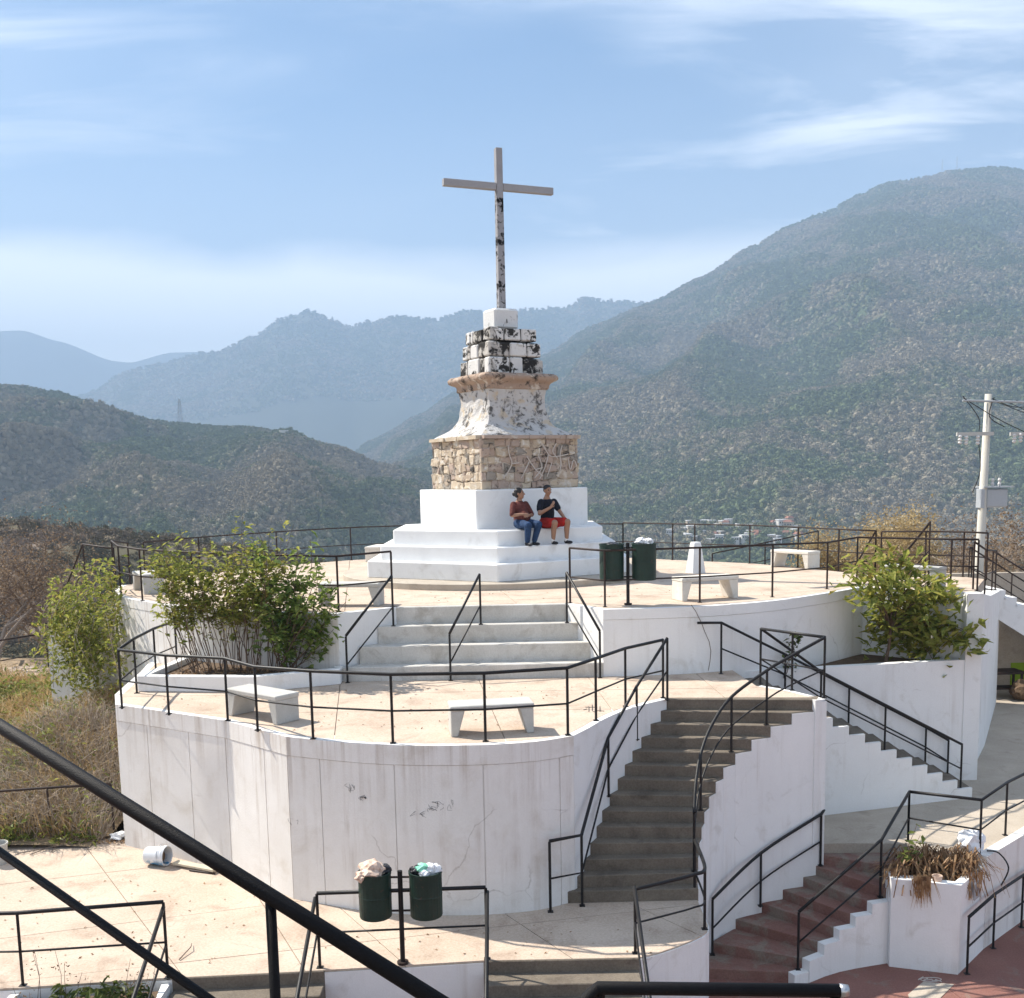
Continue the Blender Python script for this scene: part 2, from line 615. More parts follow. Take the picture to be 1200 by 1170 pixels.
def grid_joints(x0, x1, dx, y0, y1, dy, rot=0.0, c=(0, 0)):
    out = []
    ca, sa = math.cos(rot), math.sin(rot)

    def T(x, y):
        return (c[0] + x * ca - y * sa, c[1] + x * sa + y * ca)
    x = x0
    while x <= x1:
        out.append((T(x, y0), T(x, y1))); x += dx
    y = y0
    while y <= y1:
        out.append((T(x0, y), T(x1, y))); y += dy
    return out


# ---- plan outlines
M_FRONT_A = [(-6.62, 17.45), (-6.36, 16.72), (-4.28, 15.42), (-3.14, 14.34)]
M_FRONT_B = [tuple(p)[:2] for p in catmull([(-3.14, 14.34, 0), (-2.55, 14.07, 0), (-1.92, 13.83, 0), (-1.2, 13.69, 0), (-.4, 13.67, 0), (.3, 13.80, 0), (.80, 14.07, 0)], 4)]
M_STAIR = [tuple(p)[:2] for p in catmull([(.80, 14.07, 0), (1.04, 14.50, 0), (1.30, 15.02, 0), (1.62, 15.52, 0), (2.0, 15.95, 0), (2.38, 16.28, 0)], 4)]
M_RIGHT = [(4.80, 16.06), (4.46, 16.74), (4.08, 17.20), (3.98, 18.7)]
U_LEFT = [(-8.95, 24.4), W(134, 690), W(141, 697), W(165, 702), (-6.25, 19.95), (-4.75, 19.0), (-3.02, 18.34)]
U_LEFT = [tuple(p)[:2] for p in catmull([(*p, 0) for p in U_LEFT], 4)]
U_NOTCH = [(-2.08, 19.12), (.97, 19.12), (1.57, 18.22)]
U_RIGHT = [tuple(p)[:2] for p in catmull([(1.57, 18.22, 0), (3.2, 18.36, 0), (4.70, 18.98, 0), (6.0, 20.02, 0), (6.95, 20.95, 0)], 5)]
U_LIT = [(6.95, 20.95), (8.38, 19.62)]
U_FAR = [(8.66, 19.55), (9.9, 21.9), (9.7, 22.5), (8.05, 23.3), (7.55, 24.2), (6.95, 25.5), (6.1, 26.9), (4.85, 28.0), (3.2, 29.6), (.6, 30.9), (-2.2, 31.2), (-4.6, 30.6), (-6.4, 28.9), (-7.9, 26.8)]
U_POLY = U_LEFT + U_NOTCH + U_RIGHT[1:] + [U_LIT[1]] + U_FAR
L_EDGE = [(-13, 11.4), (-5.84, 11.83), (-4.14, 12.01), (-2.31, 12.13), (-.43, 12.30), (1.47, 12.30), (1.72, 12.42), (1.95, 12.57), (2.16, 12.73), (2.33, 12.88), (2.43, 13.02), (2.47, 13.2), (2.48, 14.06)]

# ---- floors
M_POLY = M_FRONT_A[:-1] + M_FRONT_B[:-1] + M_STAIR + M_RIGHT + [(1.5, 18.9), (-2.9, 19.0), (-5.0, 19.6), (-7.0, 21.2), (-7.05, 20.4)]
L_POLY = L_EDGE + [(.70, 14.06), (.55, 14.0)] + [(x, y + .10) for x, y in reversed(M_FRONT_A[:-1] + M_FRONT_B[:-2])] + [(-6.75, 17.35), (-8.47, 16.90), (-13, 16.6)]
jl = [((-7.19, 17.0), (-4.29, 12.49)), ((-6.74, 13.21), (-3.39, 14.16)), ((-1.96, 13.2), (-1.46, 12.37)), ((-.19, 13.71), (.35, 12.81)),
      ((-9.6, 16.9), (-7.2, 12.0)), ((-8.0, 15.0), (-5.0, 15.85)), ((-3.6, 14.3), (-2.6, 12.2)), ((1.5, 14.0), (2.3, 12.9)), ((-6.0, 12.0), (3, 14.0))]
slab_floor('lower_terrace', L_POLY, ZL, .30, jl, MT['floor'])
jm = [((-.6, 18.2), (-.1, 13.7)), ((-4.6, 15.9), (2.3, 15.6)), ((-3.0, 18.2), (-2.4, 13.8)), ((-6.4, 17.3), (4.6, 17.0)), ((1.3, 18.2), (1.5, 15)), ((3.2, 18.2), (3.3, 16))]
slab_floor('middle_terrace', offset_poly(M_POLY, .10), ZM, .20, jm, MT['floor'])
ju = grid_joints(-10, 12, 3.1, -8, 8, 2.9, math.radians(8), (0, 25))
slab_floor('upper_terrace', offset_poly(U_POLY, .12), ZU, .20, ju, MT['floor'])

# ---- middle terrace wall with its cast panels
mw = thing('retaining_wall', 'tall stained white curved wall of cast panels below the middle terrace', 'wall', (-1.2, 13.7, 0))
FULL = M_FRONT_A[:-1] + M_FRONT_B


def sub_path(path, x0, x1, trim=.007):
    """piece of a path (x increasing) between two x positions"""
    def at(x):
        for a, b in zip(path, path[1:]):
            if a[0] <= x <= b[0]:
                t = (x - a[0]) / (b[0] - a[0])
                return (x, lerp(a[1], b[1], t))
        return path[-1] if x > path[-1][0] else path[0]
    a, b = x0 + trim, x1 - trim
    return [at(a)] + [p for p in path if a + .01 < p[0] < b - .01] + [at(b)]


cuts = [-6.62, -6.36, -5.75, -4.95, -4.28, -3.55, -3.14, -2.65, -1.6, -.42, .60, .80]
for a, b in zip(cuts, cuts[1:]):
    MB().wall(sub_path(FULL, a, b), -.03, ZM - .275, .10).build('wall_panel', MT['dirtywhite'], mw)
ins = [(x, y + .014) for x, y in FULL]
MB().wall(ins, -.03, ZM - .21, .22).build('core', MT['dirtywhite'], mw)
out = [(x, y - .010) for x, y in FULL]
MB().wall(out, ZM - .268, ZM - .004, .30).build('coping', MT['dirtywhite'], mw)
sw = MB().wall(M_STAIR, -.03, ZM - .004, .22)
sw.build('stair_side', MT['white'], mw)
MB().wall([(4.79, 16.07), (4.45, 16.75), (4.07, 17.2)], -.03, ZM - .004, .2).build('side_wall', MT['white'], mw)
MB().wall([(-7.2, 21.0), (-6.95, 19.6), (-6.66, 17.5), (-6.63, 17.46)], -.6, ZM - .004, .22).build('side_wall', MT['dirtywhite'], mw)

# ---- upper terrace walls
uw = thing('retaining_wall', 'curved white wall under the upper terrace, broken by the broad short steps', 'wall', (0, 18.4, ZM))
MB().wall(U_LEFT, -.5, ZU - .19, .2).build('wall_left', MT['dirtywhite'], uw)
MB().wall([(x, y - .01) for x, y in U_LEFT], ZU - .185, ZU - .004, .3).build('coping', MT['dirtywhite'], uw)
MB().wall([(-3.02, 18.34), (-2.08, 19.12)], ZM - .1, ZU - .003, .2).build('cheek', MT['white'], uw)
MB().wall([(.97, 19.12), (1.57, 18.22)], ZM - .1, ZU - .003, .2).build('cheek', MT['white'], uw)
MB().wall(U_RIGHT, ZM - .3, ZU - .19, .2).build('wall_right', MT['white'], uw)
MB().wall([(x, y - .01) for x, y in U_RIGHT], ZU - .185, ZU - .004, .3).build('coping', MT['white'], uw)
MB().wall(U_LIT, ZM - .4, ZU - .004, .2).build('niche_wall', MT['white'], uw)
MB().bbox(8.36, 8.66, 19.42, 19.72, -.03, ZU + .0).build('pillar', MT['white'], uw)
MB().wall([(8.66, 19.73), (9.9, 21.9), (12.0, 26.0)], -.03, [ZU - .006, ZU - .35, 2.8], .22).build('passage_wall', MT['white'], uw)
MB().wall(U_FAR[3:] + [(-8.95, 24.4)], -3.0, ZU - .06, .2).build('back_wall', MT['dirtywhite'], uw)

# crack running down the wall right of the steps


def wall_pt(px, py, path, off=.004):
    """point on an upright wall (plan path) seen at a pixel"""
    best = None
    d = ray(px, py)
    for a_, b_ in zip(path, path[1:]):
        A2, B2 = Vector(a_), Vector(b_)
        den = d.x * (B2.y - A2.y) - d.y * (B2.x - A2.x)
        if abs(den) < 1e-9:
            continue
        t_ = (A2.x * (B2.y - A2.y) - A2.y * (B2.x - A2.x)) / den
        s_ = (A2.x * d.y - A2.y * d.x) / den
        if 0 <= s_ <= 1 and (best is None or t_ < best):
            best = t_
    q = Vector((0, 0, CAMZ)) + d * (best or 14)
    return q - Vector((d.x, d.y, 0)).normalized() * off


crk = MB()
cpts = []
for i, (px, py) in enumerate([(810, 709), (815, 716), (818, 722), (822, 730), (826, 741), (831, 752), (833, 763), (832, 775), (830, 786)]):
    cpts.append(wall_pt(px, py, U_RIGHT, .012 if i < 3 else .002))
crk.tube(cpts, .006, 4)
crk.build('crack', MT['soil'], uw)

# ---- broad steps up to the upper terrace
bs = thing('staircase', 'broad short whitewashed steps between middle and upper terrace', 'staircase', (-.6, 18.3, ZM))
ys = [18.22, 18.52, 18.82]
xl = [-2.96, -2.70, -2.40]
xr = [1.58, 1.40, 1.19]
zs = [ZM + .25, ZM + .56, ZM + .87]
for i in range(3):
    MB().prism([(xl[i], ys[i]), (xr[i], ys[i]), (.99, 19.2), (-2.10, 19.2)], ZM - .05 + .004 * i, zs[i]).build('step', MT['stepU'], bs, bevel=.012)
MB().bbox(-2.09, .98, 19.105, 19.35, ZM + .4, ZU - .003).build('step', MT['stepU'], bs, bevel=.012)

# ---- big stair
NL = [(2.38, 16.29), (2.23, 16.2), (2.03, 16.05), (1.89, 15.89), (1.73, 15.72), (1.59, 15.56), (1.45, 15.39), (1.35, 15.16), (1.25, 14.92), (1.16, 14.72), (1.06, 14.5), (.97, 14.31), (.86, 14.12), (.74, 14.0)]
NR = [(4.66, 16.03), (4.22, 15.90), (3.87, 15.78), (3.55, 15.64), (3.28, 15.50), (3.07, 15.33), (2.93, 15.17), (2.80, 14.99), (2.70, 14.80), (2.63, 14.62), (2.57, 14.46), (2.53, 14.32), (2.50, 14.18), (2.485, 14.02)]
H1 = ZM / 14.0
st = thing('staircase', 'tall curving bare concrete staircase from lower to middle terrace', 'staircase', (1.6, 14, 0))
for i in range(0, 14):
    z = ZM - H1 * i
    if i == 0:
        poly = [NL[0], NR[0], (NR[0][0] + .1, NR[0][1] + .25), (NL[0][0] + .02, NL[0][1] + .25)]
        MB().prism(poly, z - .3, z - .003).build('step', MT['step'], st, bevel=.01)
        continue
    a, b = Vector(NL[i]), Vector(NR[i])
    c, d = Vector(NR[i - 1]), Vector(NL[i - 1])
    c2 = c + (c - b).normalized() * .12
    d2 = d + (d - a).normalized() * .12
    a2 = a - (b - a).normalized() * .06
    d2 = d2 - (c - d).normalized() * .06
    MB().prism([a2, b, c2, d2], max(z - .4, -.04), z).build('step', MT['step'], st, bevel=.01)
ow = MB()
for i in range(1, 14):
    a, b = Vector(NR[i]), Vector(NR[i - 1])
    dn = (b - a).normalized()
    nr = Vector((dn.y, -dn.x)) * .012
    p0, p1 = a + nr + dn * .012, b + nr + dn * .012
    ow.wall([p0, p1], ZR - .05, ZM - H1 * i - .02, .14)
a, b = Vector(NR[0]), Vector((4.80, 16.055))
nr = Vector((.0, -.012))
ow.wall([a + nr + Vector((.012, 0)), b + nr], ZR - .05, ZM - .03, .14)
ow.wall([(4.802, 16.04), (4.79, 16.2)], ZR - .05, ZM - .03, .1)
ow.build('outer_wall', MT['white'], st)

# ---- lower terrace front wall
lw = thing('retaining_wall', 'low white wall with rounded corner at front edge of lower terrace', 'wall', (0, 12.2, ZR))
MB().wall([(x, y - .008) for x, y in L_EDGE[:4]] + [(L_EDGE[4][0], L_EDGE[4][1] - .01)], ZR - .05, -.028, .25).build('front_wall', MT['white'], lw)
MB().wall([(-.42, 12.29), (1.46, 12.29)], ZR - .05, -.3, .25).build('front_wall', MT['white'], lw)
MB().wall([(1.47, 12.285)] + [(x + .01, y - .008) for x, y in L_EDGE[6:]], ZR - .05, -.02, .25).build('rounded_wall', MT['white'], lw)


def flight(label, x0, x1, ye0, ye1, n, rise, run, mat):
    t = thing('staircase', label, 'staircase', ((x0 + x1) / 2, ye0 - n * run, ZR))
    MB().prism([(x0, ye0 - .02), (x1, ye1 - .02), (x1, ye1 + .25), (x0, ye0 + .25)], -.30, -.002).build('step', mat, t, bevel=.01)
    for i in range(1, n):
        z = -rise * i
        MB().prism([(x0, ye0 - .02 - run * i), (x1, ye1 - .02 - run * i), (x1, ye1 - .02 - run * (i - 1) + .06), (x0, ye0 - .02 - run * (i - 1) + .06)], max(z - .4, ZR - .02), z).build('step', mat, t, bevel=.01)
    return t


flight('short flight of bare concrete steps beside the rounded white corner', -.41, 1.46, 12.30, 12.30, 9, .1555, .31, MT['step'])
flight('short flight of bare concrete steps next to the weedy planter', -4.12, -2.33, 12.01, 12.13, 9, .1555, .31, MT['step'])

# ---- passage floor and red plaza
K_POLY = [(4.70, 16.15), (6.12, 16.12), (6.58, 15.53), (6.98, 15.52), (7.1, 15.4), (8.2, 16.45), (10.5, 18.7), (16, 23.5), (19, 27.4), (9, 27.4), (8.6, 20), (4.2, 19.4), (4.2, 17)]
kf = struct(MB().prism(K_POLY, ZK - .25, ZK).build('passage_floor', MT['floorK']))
rz = ZR
R_POLY = [(-16, -6), (22, -6), (22, 26), (10, 19), (6.4, 15.3), (5.3, 16.2), (2.2, 15.2), (1.5, 12.9), (-13, 11.9), (-16, 11.6)]
slab_floor('red_plaza', R_POLY, rz, .2, grid_joints(-20, 26, 2.4, -10, 28, 2.4, math.radians(12)), MT['red'], .004)
# pale repair patch and chalk scribble on the plaza
pp = MB().prism([tuple(P(x, y, rz))[:2] for x, y in [(1064, 1166), (1082, 1151), (1118, 1154), (1100, 1172), (1070, 1185)]], rz + .002, rz + .006)
tag(pp.build('floor_patch', MT['floorK']), 'pale cement patch in the red plaza floor', 'floor patch')

# ---- red stair
RL = [(2.62, 14.55), (2.86, 15.06), (3.30, 15.52), (3.75, 15.74), (4.10, 15.88), (4.45, 15.98), (4.66, 16.04), (4.76, 16.10), (4.82, 16.16)]
RR = [(3.84, 14.36), (4.06, 14.46), (4.33, 14.64), (4.60, 14.78), (4.87, 14.88), (5.14, 14.96), (5.44, 15.04), (5.78, 15.45), (6.10, 16.10)]
rs = thing('staircase', 'winding stair with worn red paint climbing from the red plaza', 'staircase', (4, 15, ZR))
H2 = (ZK - ZR) / 9
for i in range(9):
    z = ZR + H2 * (i + 1)
    a, b = Vector(RL[i]), Vector(RR[i])
    if i < 8:
        d, c = Vector(RL[i + 1]), Vector(RR[i + 1])
        c = c + (c - b).normalized() * .1
        d = d + (d - a).normalized() * .1
    else:
        c, d = Vector((6.12, 16.3)), Vector((4.8, 16.4))
        z -= .003
    MB().prism([a, b, c, d], max(z - .4, ZR - .03), z).build('step', MT['redstep'] if i < 8 else MT['floorK'], rs, bevel=.008)
ck = MB()
for i in range(0, 7):
    a, b = Vector(RR[i]), Vector(RR[i + 1]) if i < 6 else Vector((5.44, 15.05))
    if (b - a).length < .02:
        continue
    dn = (b - a).normalized()
    nr = Vector((dn.y, -dn.x)) * .13
    ck.wall([a + nr - dn * .01, b + nr], ZR - .03, ZR + H2 * (i + 1) + .012, .135)
ck.build('cheek_wall', MT['white'], rs)

# ---- corner planter at the red stair and the ramp wall
pb = thing('planter', 'white corner planter with dead brown plants above the red plaza', 'planter', (5.9, 14.9, ZR))
PBZ = -.06
MB().wall([(5.44, 15.10), (5.42, 14.80), (6.30, 14.50)], ZR - .03, PBZ, .12).build('wall', MT['white'], pb)
MB().wall([(6.302, 14.502), (7.02, 15.30)], ZR - .03, PBZ - .003, .12).build('wall', MT['white'], pb)
MB().prism([(5.5, 14.9), (6.3, 14.62), (6.95, 15.4), (6.57, 15.52), (6.1, 16.1), (5.72, 15.3)], PBZ - .5, PBZ - .06).build('soil', MT['soil'], pb)
rw = thing('retaining_wall', 'streaked white wall along the ramp above the red plaza', 'wall', (7.4, 15.6, ZR))
MB().wall([(7.03, 15.31), (8.2, 16.40), (10.5, 18.65), (16, 23.4)], ZR - .03, ZK + .05, .16).build('wall', MT['dirtywhite'], rw)

# ---- side stair (middle terrace down to the passage)
ss = thing('staircase', 'white sided straight stair down to the passage beside the planter wall', 'staircase', (6, 18, 0))
NX = [3.84 + .305 * i for i in range(15)]
NY = [17.12 + .088 * i for i in range(15)]
FY = [18.66 + .055 * i for i in range(15)]
zz = MB()
for i in range(1, 14):
    z = ZM - H1 * i
    x0, x1 = NX[i] , NX[i + 1]
    MB().prism([(x0 - .05, NY[i] + .05), (x1, NY[i + 1] + .05), (x1, FY[i + 1]), (x0 - .05, FY[i])], -.02, z).build('step', MT['step'], ss, bevel=.006)
    zz.wall([(x0, NY[i]), (x1, NY[i + 1])], -.03, z + .012, .06)
zz.build('side_wall', MT['white'], ss)

# ---- planter in the niche
np_ = thing('planter', 'raised white planter in the niche beside the straight stair', 'planter', (7, 19.3, 0))
MB().wall([(4.0, 18.66), (6.2, 19.05), (8.37, 19.44)], -.03, ZM - .05, .16).build('wall', MT['white'], np_)
MB().prism([(4.3, 18.85), (6.2, 19.2), (8.3, 19.55), (8.3, 19.7), (6.95, 20.9), (6.0, 20.1), (4.7, 19.05)], ZM - .6, ZM - .16).build('soil', MT['soil'], np_)

# ---- planter on the middle terrace
mp_ = thing('planter', 'long low white planter with leafy shrubs on the middle terrace', 'planter', (-4.5, 18, ZM))
PLZ = ZM + .27
MB().wall([(-6.10, 20.0), (-6.34, 17.70), (-4.3, 17.42), (-2.96, 17.98), (-2.96, 18.3)], ZM + .001, PLZ, .16).build('wall', MT['white'], mp_, bevel=.01)
MB().prism([(-5.95, 20.0), (-6.2, 17.85), (-4.3, 17.57), (-3.1, 18.05), (-3.0, 18.4), (-4.75, 19.05)], ZM + .002, PLZ - .10).build('soil', MT['soil'], mp_)

# ---- planter at the front edge of the lower terrace
fp = thing('planter', 'low planter box with weeds at front edge of the lower terrace', 'planter', (-5, 11.6, ZR))
MB().wall([(-5.95, 11.80), (-5.95, 11.28), (-4.14, 11.42), (-4.14, 11.98)], ZR - .02, -.06, .10).build('wall', MT['white'], fp)
MB().prism([(-5.85, 11.75), (-5.85, 11.38), (-4.24, 11.50), (-4.24, 11.92)], -.5, -.12).build('soil', MT['soil'], fp)

# ---- wing behind the passage: landing, side steps, back wall with painted dado
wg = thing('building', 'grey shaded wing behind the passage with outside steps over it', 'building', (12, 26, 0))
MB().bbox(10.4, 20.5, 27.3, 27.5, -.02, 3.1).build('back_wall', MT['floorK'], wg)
gx = P(1184, 800, 0).x / P(1184, 800, 0).y * 27.28
MB().bbox(gx, 18, 27.27, 27.297, -.01, .75).build('painted_dado', MT['lime'], wg)
lz = 2.85
sx = D(1164, 690, 25.6).x
MB().prism([(11.78, 25.55), (sx + .01, 25.55), (sx + .01, 27.28), (11.5, 27.28)], lz - .25, lz).build('landing', MT['clean'], wg)
MB().wall([(sx, 25.54), (sx + 3.4, 25.54)], [lz - .62, lz - 2.8], [lz - .06, lz - 2.24], .05).build('stringer', MT['clean'], wg)
for i in range(12):
    MB().bbox(sx + .28 * i, sx + .28 * (i + 1) + .02, 25.6, 27.0, lz - .18 * (i + 1) - .22, lz - .18 * (i + 1) + .18).build('step', MT['clean'], wg)
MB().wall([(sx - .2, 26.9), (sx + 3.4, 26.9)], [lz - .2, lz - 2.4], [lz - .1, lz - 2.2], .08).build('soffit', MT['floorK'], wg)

# ================================================================== RAILINGS
def N(px, pyb, pyt, z, post=True):
    b = P(px, pyb, z)
    t = D(px, pyt, b.y)
    return (b, Vector((b.x, b.y, t.z)), post)


def ND(px, pyt, dep, h, post=True):
    t = D(px, pyt, dep)
    return (t - Vector((0, 0, h)), t, post)


def XY(x, y, z, h, post=True):
    return (Vector((x, y, z)), Vector((x, y, z + h)), post)


def railing(label, nodes, smooth=False, mat='metal', rt=.024, rm=.014, rp=.019, mid=.47, ends=None, cat='railing', group=None, midrail=True):
    """posts, a top rail and a middle rail. nodes: (base, top, has post)"""
    t = thing('railing', label, cat, tuple(nodes[0][0]), group)
    tops = [n[1] for n in nodes]
    mids = [lerp(n[0], n[1], mid) for n in nodes]
    if smooth:
        tops, mids = catmull(tops, 6), catmull(mids, 6)
    if ends:
        tops = [Vector(e) for e in ends.get('a', [])] + list(tops) + [Vector(e) for e in ends.get('b', [])]
    for b, tp, ps in nodes:
        if ps:
            po = MB().tube([b - Vector((0, 0, .02)), tp - Vector((0, 0, rt * .4))], rp, 6).build('post', MT[mat], t)
            MB().box((b.x, b.y, b.z + .004), (.075, .075, .008)).build('base_plate', MT[mat], po)
    MB().tube(tops, rt, 8).build('top_rail', MT[mat], t, smooth=True)
    if midrail:
        MB().tube(mids, rm, 6).build('middle_rail', MT[mat], t, smooth=True)
    return t


# middle terrace, front curve
nodes = [N(143, 829.5, 761.5, ZM), N(198, 837, 768, ZM), N(267, 844.5, 771.5, ZM), N(302, 856, 781.5, ZM), N(367, 866, 786.5, ZM), N(460.5, 871, 790.5, ZM),
         N(569, 869, 789, ZM), N(665.5, 861.5, 783, ZM), N(698.5, 844.5, 772, ZM), N(733, 828, 760, ZM), N(777, 818, 750, ZM)]
railing('long black railing curving round the front of the middle terrace', nodes, False)
nodes = [N(143, 829.5, 761.5, ZM, False), N(160.5, 812.5, 749, ZM), XY(-6.42, 18.9, ZM, .9), XY(-6.35, 19.9, ZM, .9)]
railing('black railing at the left side of the middle terrace running back along the planter', nodes, False)

# big stair, left rail: handrail on the wall side
nodes = [N(782, 820, 748, ZM), (Vector((1.86, 15.82, ZM - .52)), Vector((1.86, 15.82, ZM + .30)), True), (Vector((1.36, 15.10, ZM - 1.17)), Vector((1.36, 15.10, ZM - .30)), True),
         (Vector((.88, 13.90, .0)), Vector((.88, 13.90, D(676, 979, 13.90).z)), True), (Vector((.44, 13.72, .0)), Vector((.44, 13.72, D(641, 986, 13.72).z)), True)]
railing('black handrail along the inner side of the tall curving staircase', nodes, False)
# big stair, right rail on the outer edge
nodes = [N(965.5, 818, 747, ZM)]
for i, ps in ((1, False), (2, True), (4, True), (6, False), (8, True), (10, False), (12, True)):
    x, y = NR[i]
    nodes.append(XY(x - .04, y + .05, ZM - H1 * i, .84, ps))
railing('black handrail sweeping down the outer edge of the tall curving staircase', nodes, True)
# lower terrace rounded corner rail
nodes = [XY(2.44, 14.06, 0, .84, True), XY(2.40, 13.08, 0, .82, True), XY(2.22, 12.86, 0, .82, False), XY(1.88, 12.66, 0, .82, False), XY(1.43, 12.42, 0, .82, True)]
railing('short black railing bending round the rounded corner of the lower terrace', nodes, True)


def stair_rail(label, x, y0, n=8.6, h=.86, run=.31, rise=.1555):
    a = XY(x, y0, 0, h, False)
    b = (Vector((x, y0 - run * n, -rise * n)), Vector((x, y0 - run * n, -rise * n + h)), True)
    m = (Vector((x, y0 - run * 4.5, -rise * 4.5)), Vector((x, y0 - run * 4.5, -rise * 4.5 + h)), True)
    return railing(label, [a, m, b], False)


stair_rail('black sloping rail down the short steps below the rounded corner', 1.42, 12.40)
nodes = [N(375, 1134, 1047, ZL), N(571, 1124, 1040, ZL)]
railing('straight black railing in front of the two green bins on the lower terrace', nodes)
x1, x2 = nodes[0][0].x, nodes[1][0].x
stair_rail('black sloping rail on the planter side of the white wall between the flights', x1 - .02, nodes[0][0].y, 8.6, .88)
stair_rail('black sloping rail on the stair side of the white wall between the flights', x2 + .02, nodes[1][0].y, 8.6, .86)
nodes = [XY(-7.6, 11.95, 0, .86, True), N(27, 1155, 1070, ZL), N(197, 1146, 1057, ZL)]
railing('black railing behind the weedy planter on the lower terrace edge', nodes)
stair_rail('black sloping rail between the weedy planter and the concrete steps', nodes[2][0].x, nodes[2][0].y, 8.6, .88)

# side stair rails
nodes = [N(965.5, 818, 747, ZM, False), N(928, 809, 742, ZM), N(891, 801, 737, ZM)]
for i in (4, 8, 13):
    nodes.append(XY(NX[i] + .1, NY[i] + .10, ZM - H1 * i, .80, True))
railing('black railing round the corner and down the open side of the straight stair', nodes, False, mid=.45)
nodes = [(P(845, 790, ZM), Vector((P(845, 790, ZM).x, P(845, 790, ZM).y, D(845, 730, P(845, 790, ZM).y).z)), True)]
for i in (3, 7, 12):
    nodes.append(XY(NX[i] + .1, FY[i] - .10, ZM - H1 * i, .74, True))
nodes.append(XY(NX[14] - .05, FY[14] - .12, 0, .80, True))
railing('black handrail along the white planter wall of the straight stair', nodes, False, ends={'a': [nodes[0][1] + Vector((-.42, -.03, .01))]}, mid=.5)

# red stair rails
nodes = [(Vector((2.86, 14.96, ZR + .16)), Vector((2.86, 14.96, ZR + 1.02)), True), (Vector((3.72, 15.62, ZR + .62)), Vector((3.72, 15.62, ZR + 1.46)), True), (Vector((4.74, 16.0, ZR + 1.10)), Vector((4.74, 16.0, ZR + 1.93)), True)]
railing('curved black handrail on the white outer wall beside the red stair', nodes, True, ends={'b': [nodes[2][1] + Vector((.06, .06, .05))]})
nodes = [(Vector((3.98, 14.42, ZR + .16)), Vector((3.98, 14.42, ZR + 1.03)), True), (Vector((5.36, 15.08, ZR + .95)), Vector((5.36, 15.08, ZR + 1.83)), True), N(1064, 986, 928, ZK)]
railing('straight black handrail on the stepped wall of the red stair', nodes, False)
nodes = [N(1064, 986, 928, ZK), (Vector((6.98, 15.46, ZK)), Vector((6.98, 15.46, .88)), True), N(1178, 979, 917, ZK), XY(9.3, 17.75, ZK, .88), XY(11.4, 19.75, ZK, .88)]
railing('black railing on top of the streaked ramp wall behind the dead plants', nodes, False)
nodes = [(Vector((6.44, 14.52, ZR)), Vector((6.44, 14.52, ZR + .86)), True), (Vector((7.18, 15.33, ZR)), Vector((7.18, 15.33, ZR + .86)), True), (Vector((7.95, 16.05, ZR)), Vector((7.95, 16.05, ZR + .86)), True), (Vector((9.4, 17.4, ZR)), Vector((9.4, 17.4, ZR + .86)), True)]
railing('black handrail at the foot of the streaked ramp wall', nodes, False)

# broad steps rails
for lab, a, b in (('short black handrail on the planter side of the broad whitewashed steps', (-2.86, 18.12), (-2.12, 18.86)),
                  ('short black handrail in the middle of the broad whitewashed steps', (-1.08, 18.12), (-.56, 18.86)),
                  ('short black handrail on the bin side of the broad whitewashed steps', (1.50, 18.10), (.98, 18.86))):
    railing(lab, [XY(a[0], a[1], ZM, .82), XY(b[0], b[1], ZM + .87, .90)], False, mid=.38, mat='metal')

# upper terrace rails
nodes = [XY(1.06, 19.2, ZU, 1.0), N(709, 711.5, 645.5, ZU), N(820, 706.5, 642, ZU), N(905, 700, 638.5, ZU), N(969, 690.5, 636, ZU), N(1004, 682, 630, ZU), XY(8.32, 20.1, ZU, .96), N(1145, 692, 632.5, ZU)]
railing('black railing on the edge of the upper terrace between the steps and the pillar', nodes, False, mat='rusty', rt=.02)
nodes = [XY(-2.16, 19.2, ZU, 1.0), N(397, 717, 652, ZU), XY(-4.7, 19.35, ZU, .98), XY(-6.1, 20.35, ZU, .98), N(167, 704, 644, ZU), N(142, 698, 640, ZU), N(134.5, 691, 634, ZU), XY(-8.75, 24.4, ZU, .95)]
railing('black railing on the edge of the upper terrace behind the leafy shrubs', nodes, False, mat='rusty', rt=.02)
far = [(-8.6, 25.0), (-7.8, 26.7), (-6.3, 28.75), (-4.55, 30.4), (-2.2, 31.0), (.6, 30.7), (3.1, 29.4)]
railing('thin black railing along the far edge of the upper terrace behind the monument steps', [XY(x, y, ZU, .93) for x, y in far], True, mat='rusty', rt=.018, rm=.012)
far2 = [(3.1, 29.4), (4.30, 28.3), (4.80, 27.8), (6.0, 26.75), (6.85, 25.4), (7.45, 24.2), (7.98, 23.3)]
railing('thin black railing along the far edge of the upper terrace above the town', [XY(x, y, ZU, .96) for x, y in far2], False, mat='rusty', rt=.018, rm=.012)
railing('black sloping stair rail dropping behind the far edge near the golden tree', [XY(7.98, 23.3, ZU, .96, True), XY(8.0, 25.2, ZU - 1.2, .96, True)], False, mat='rusty', rt=.02)
railing('low black railing of a path just below the far edge', [XY(5.6, 29.6, ZU - .9, .95), XY(7.4, 31.0, ZU - .75, .98), XY(9.4, 32.6, ZU - .55, 1.0)], False, mat='rusty', rt=.018, rm=.012)
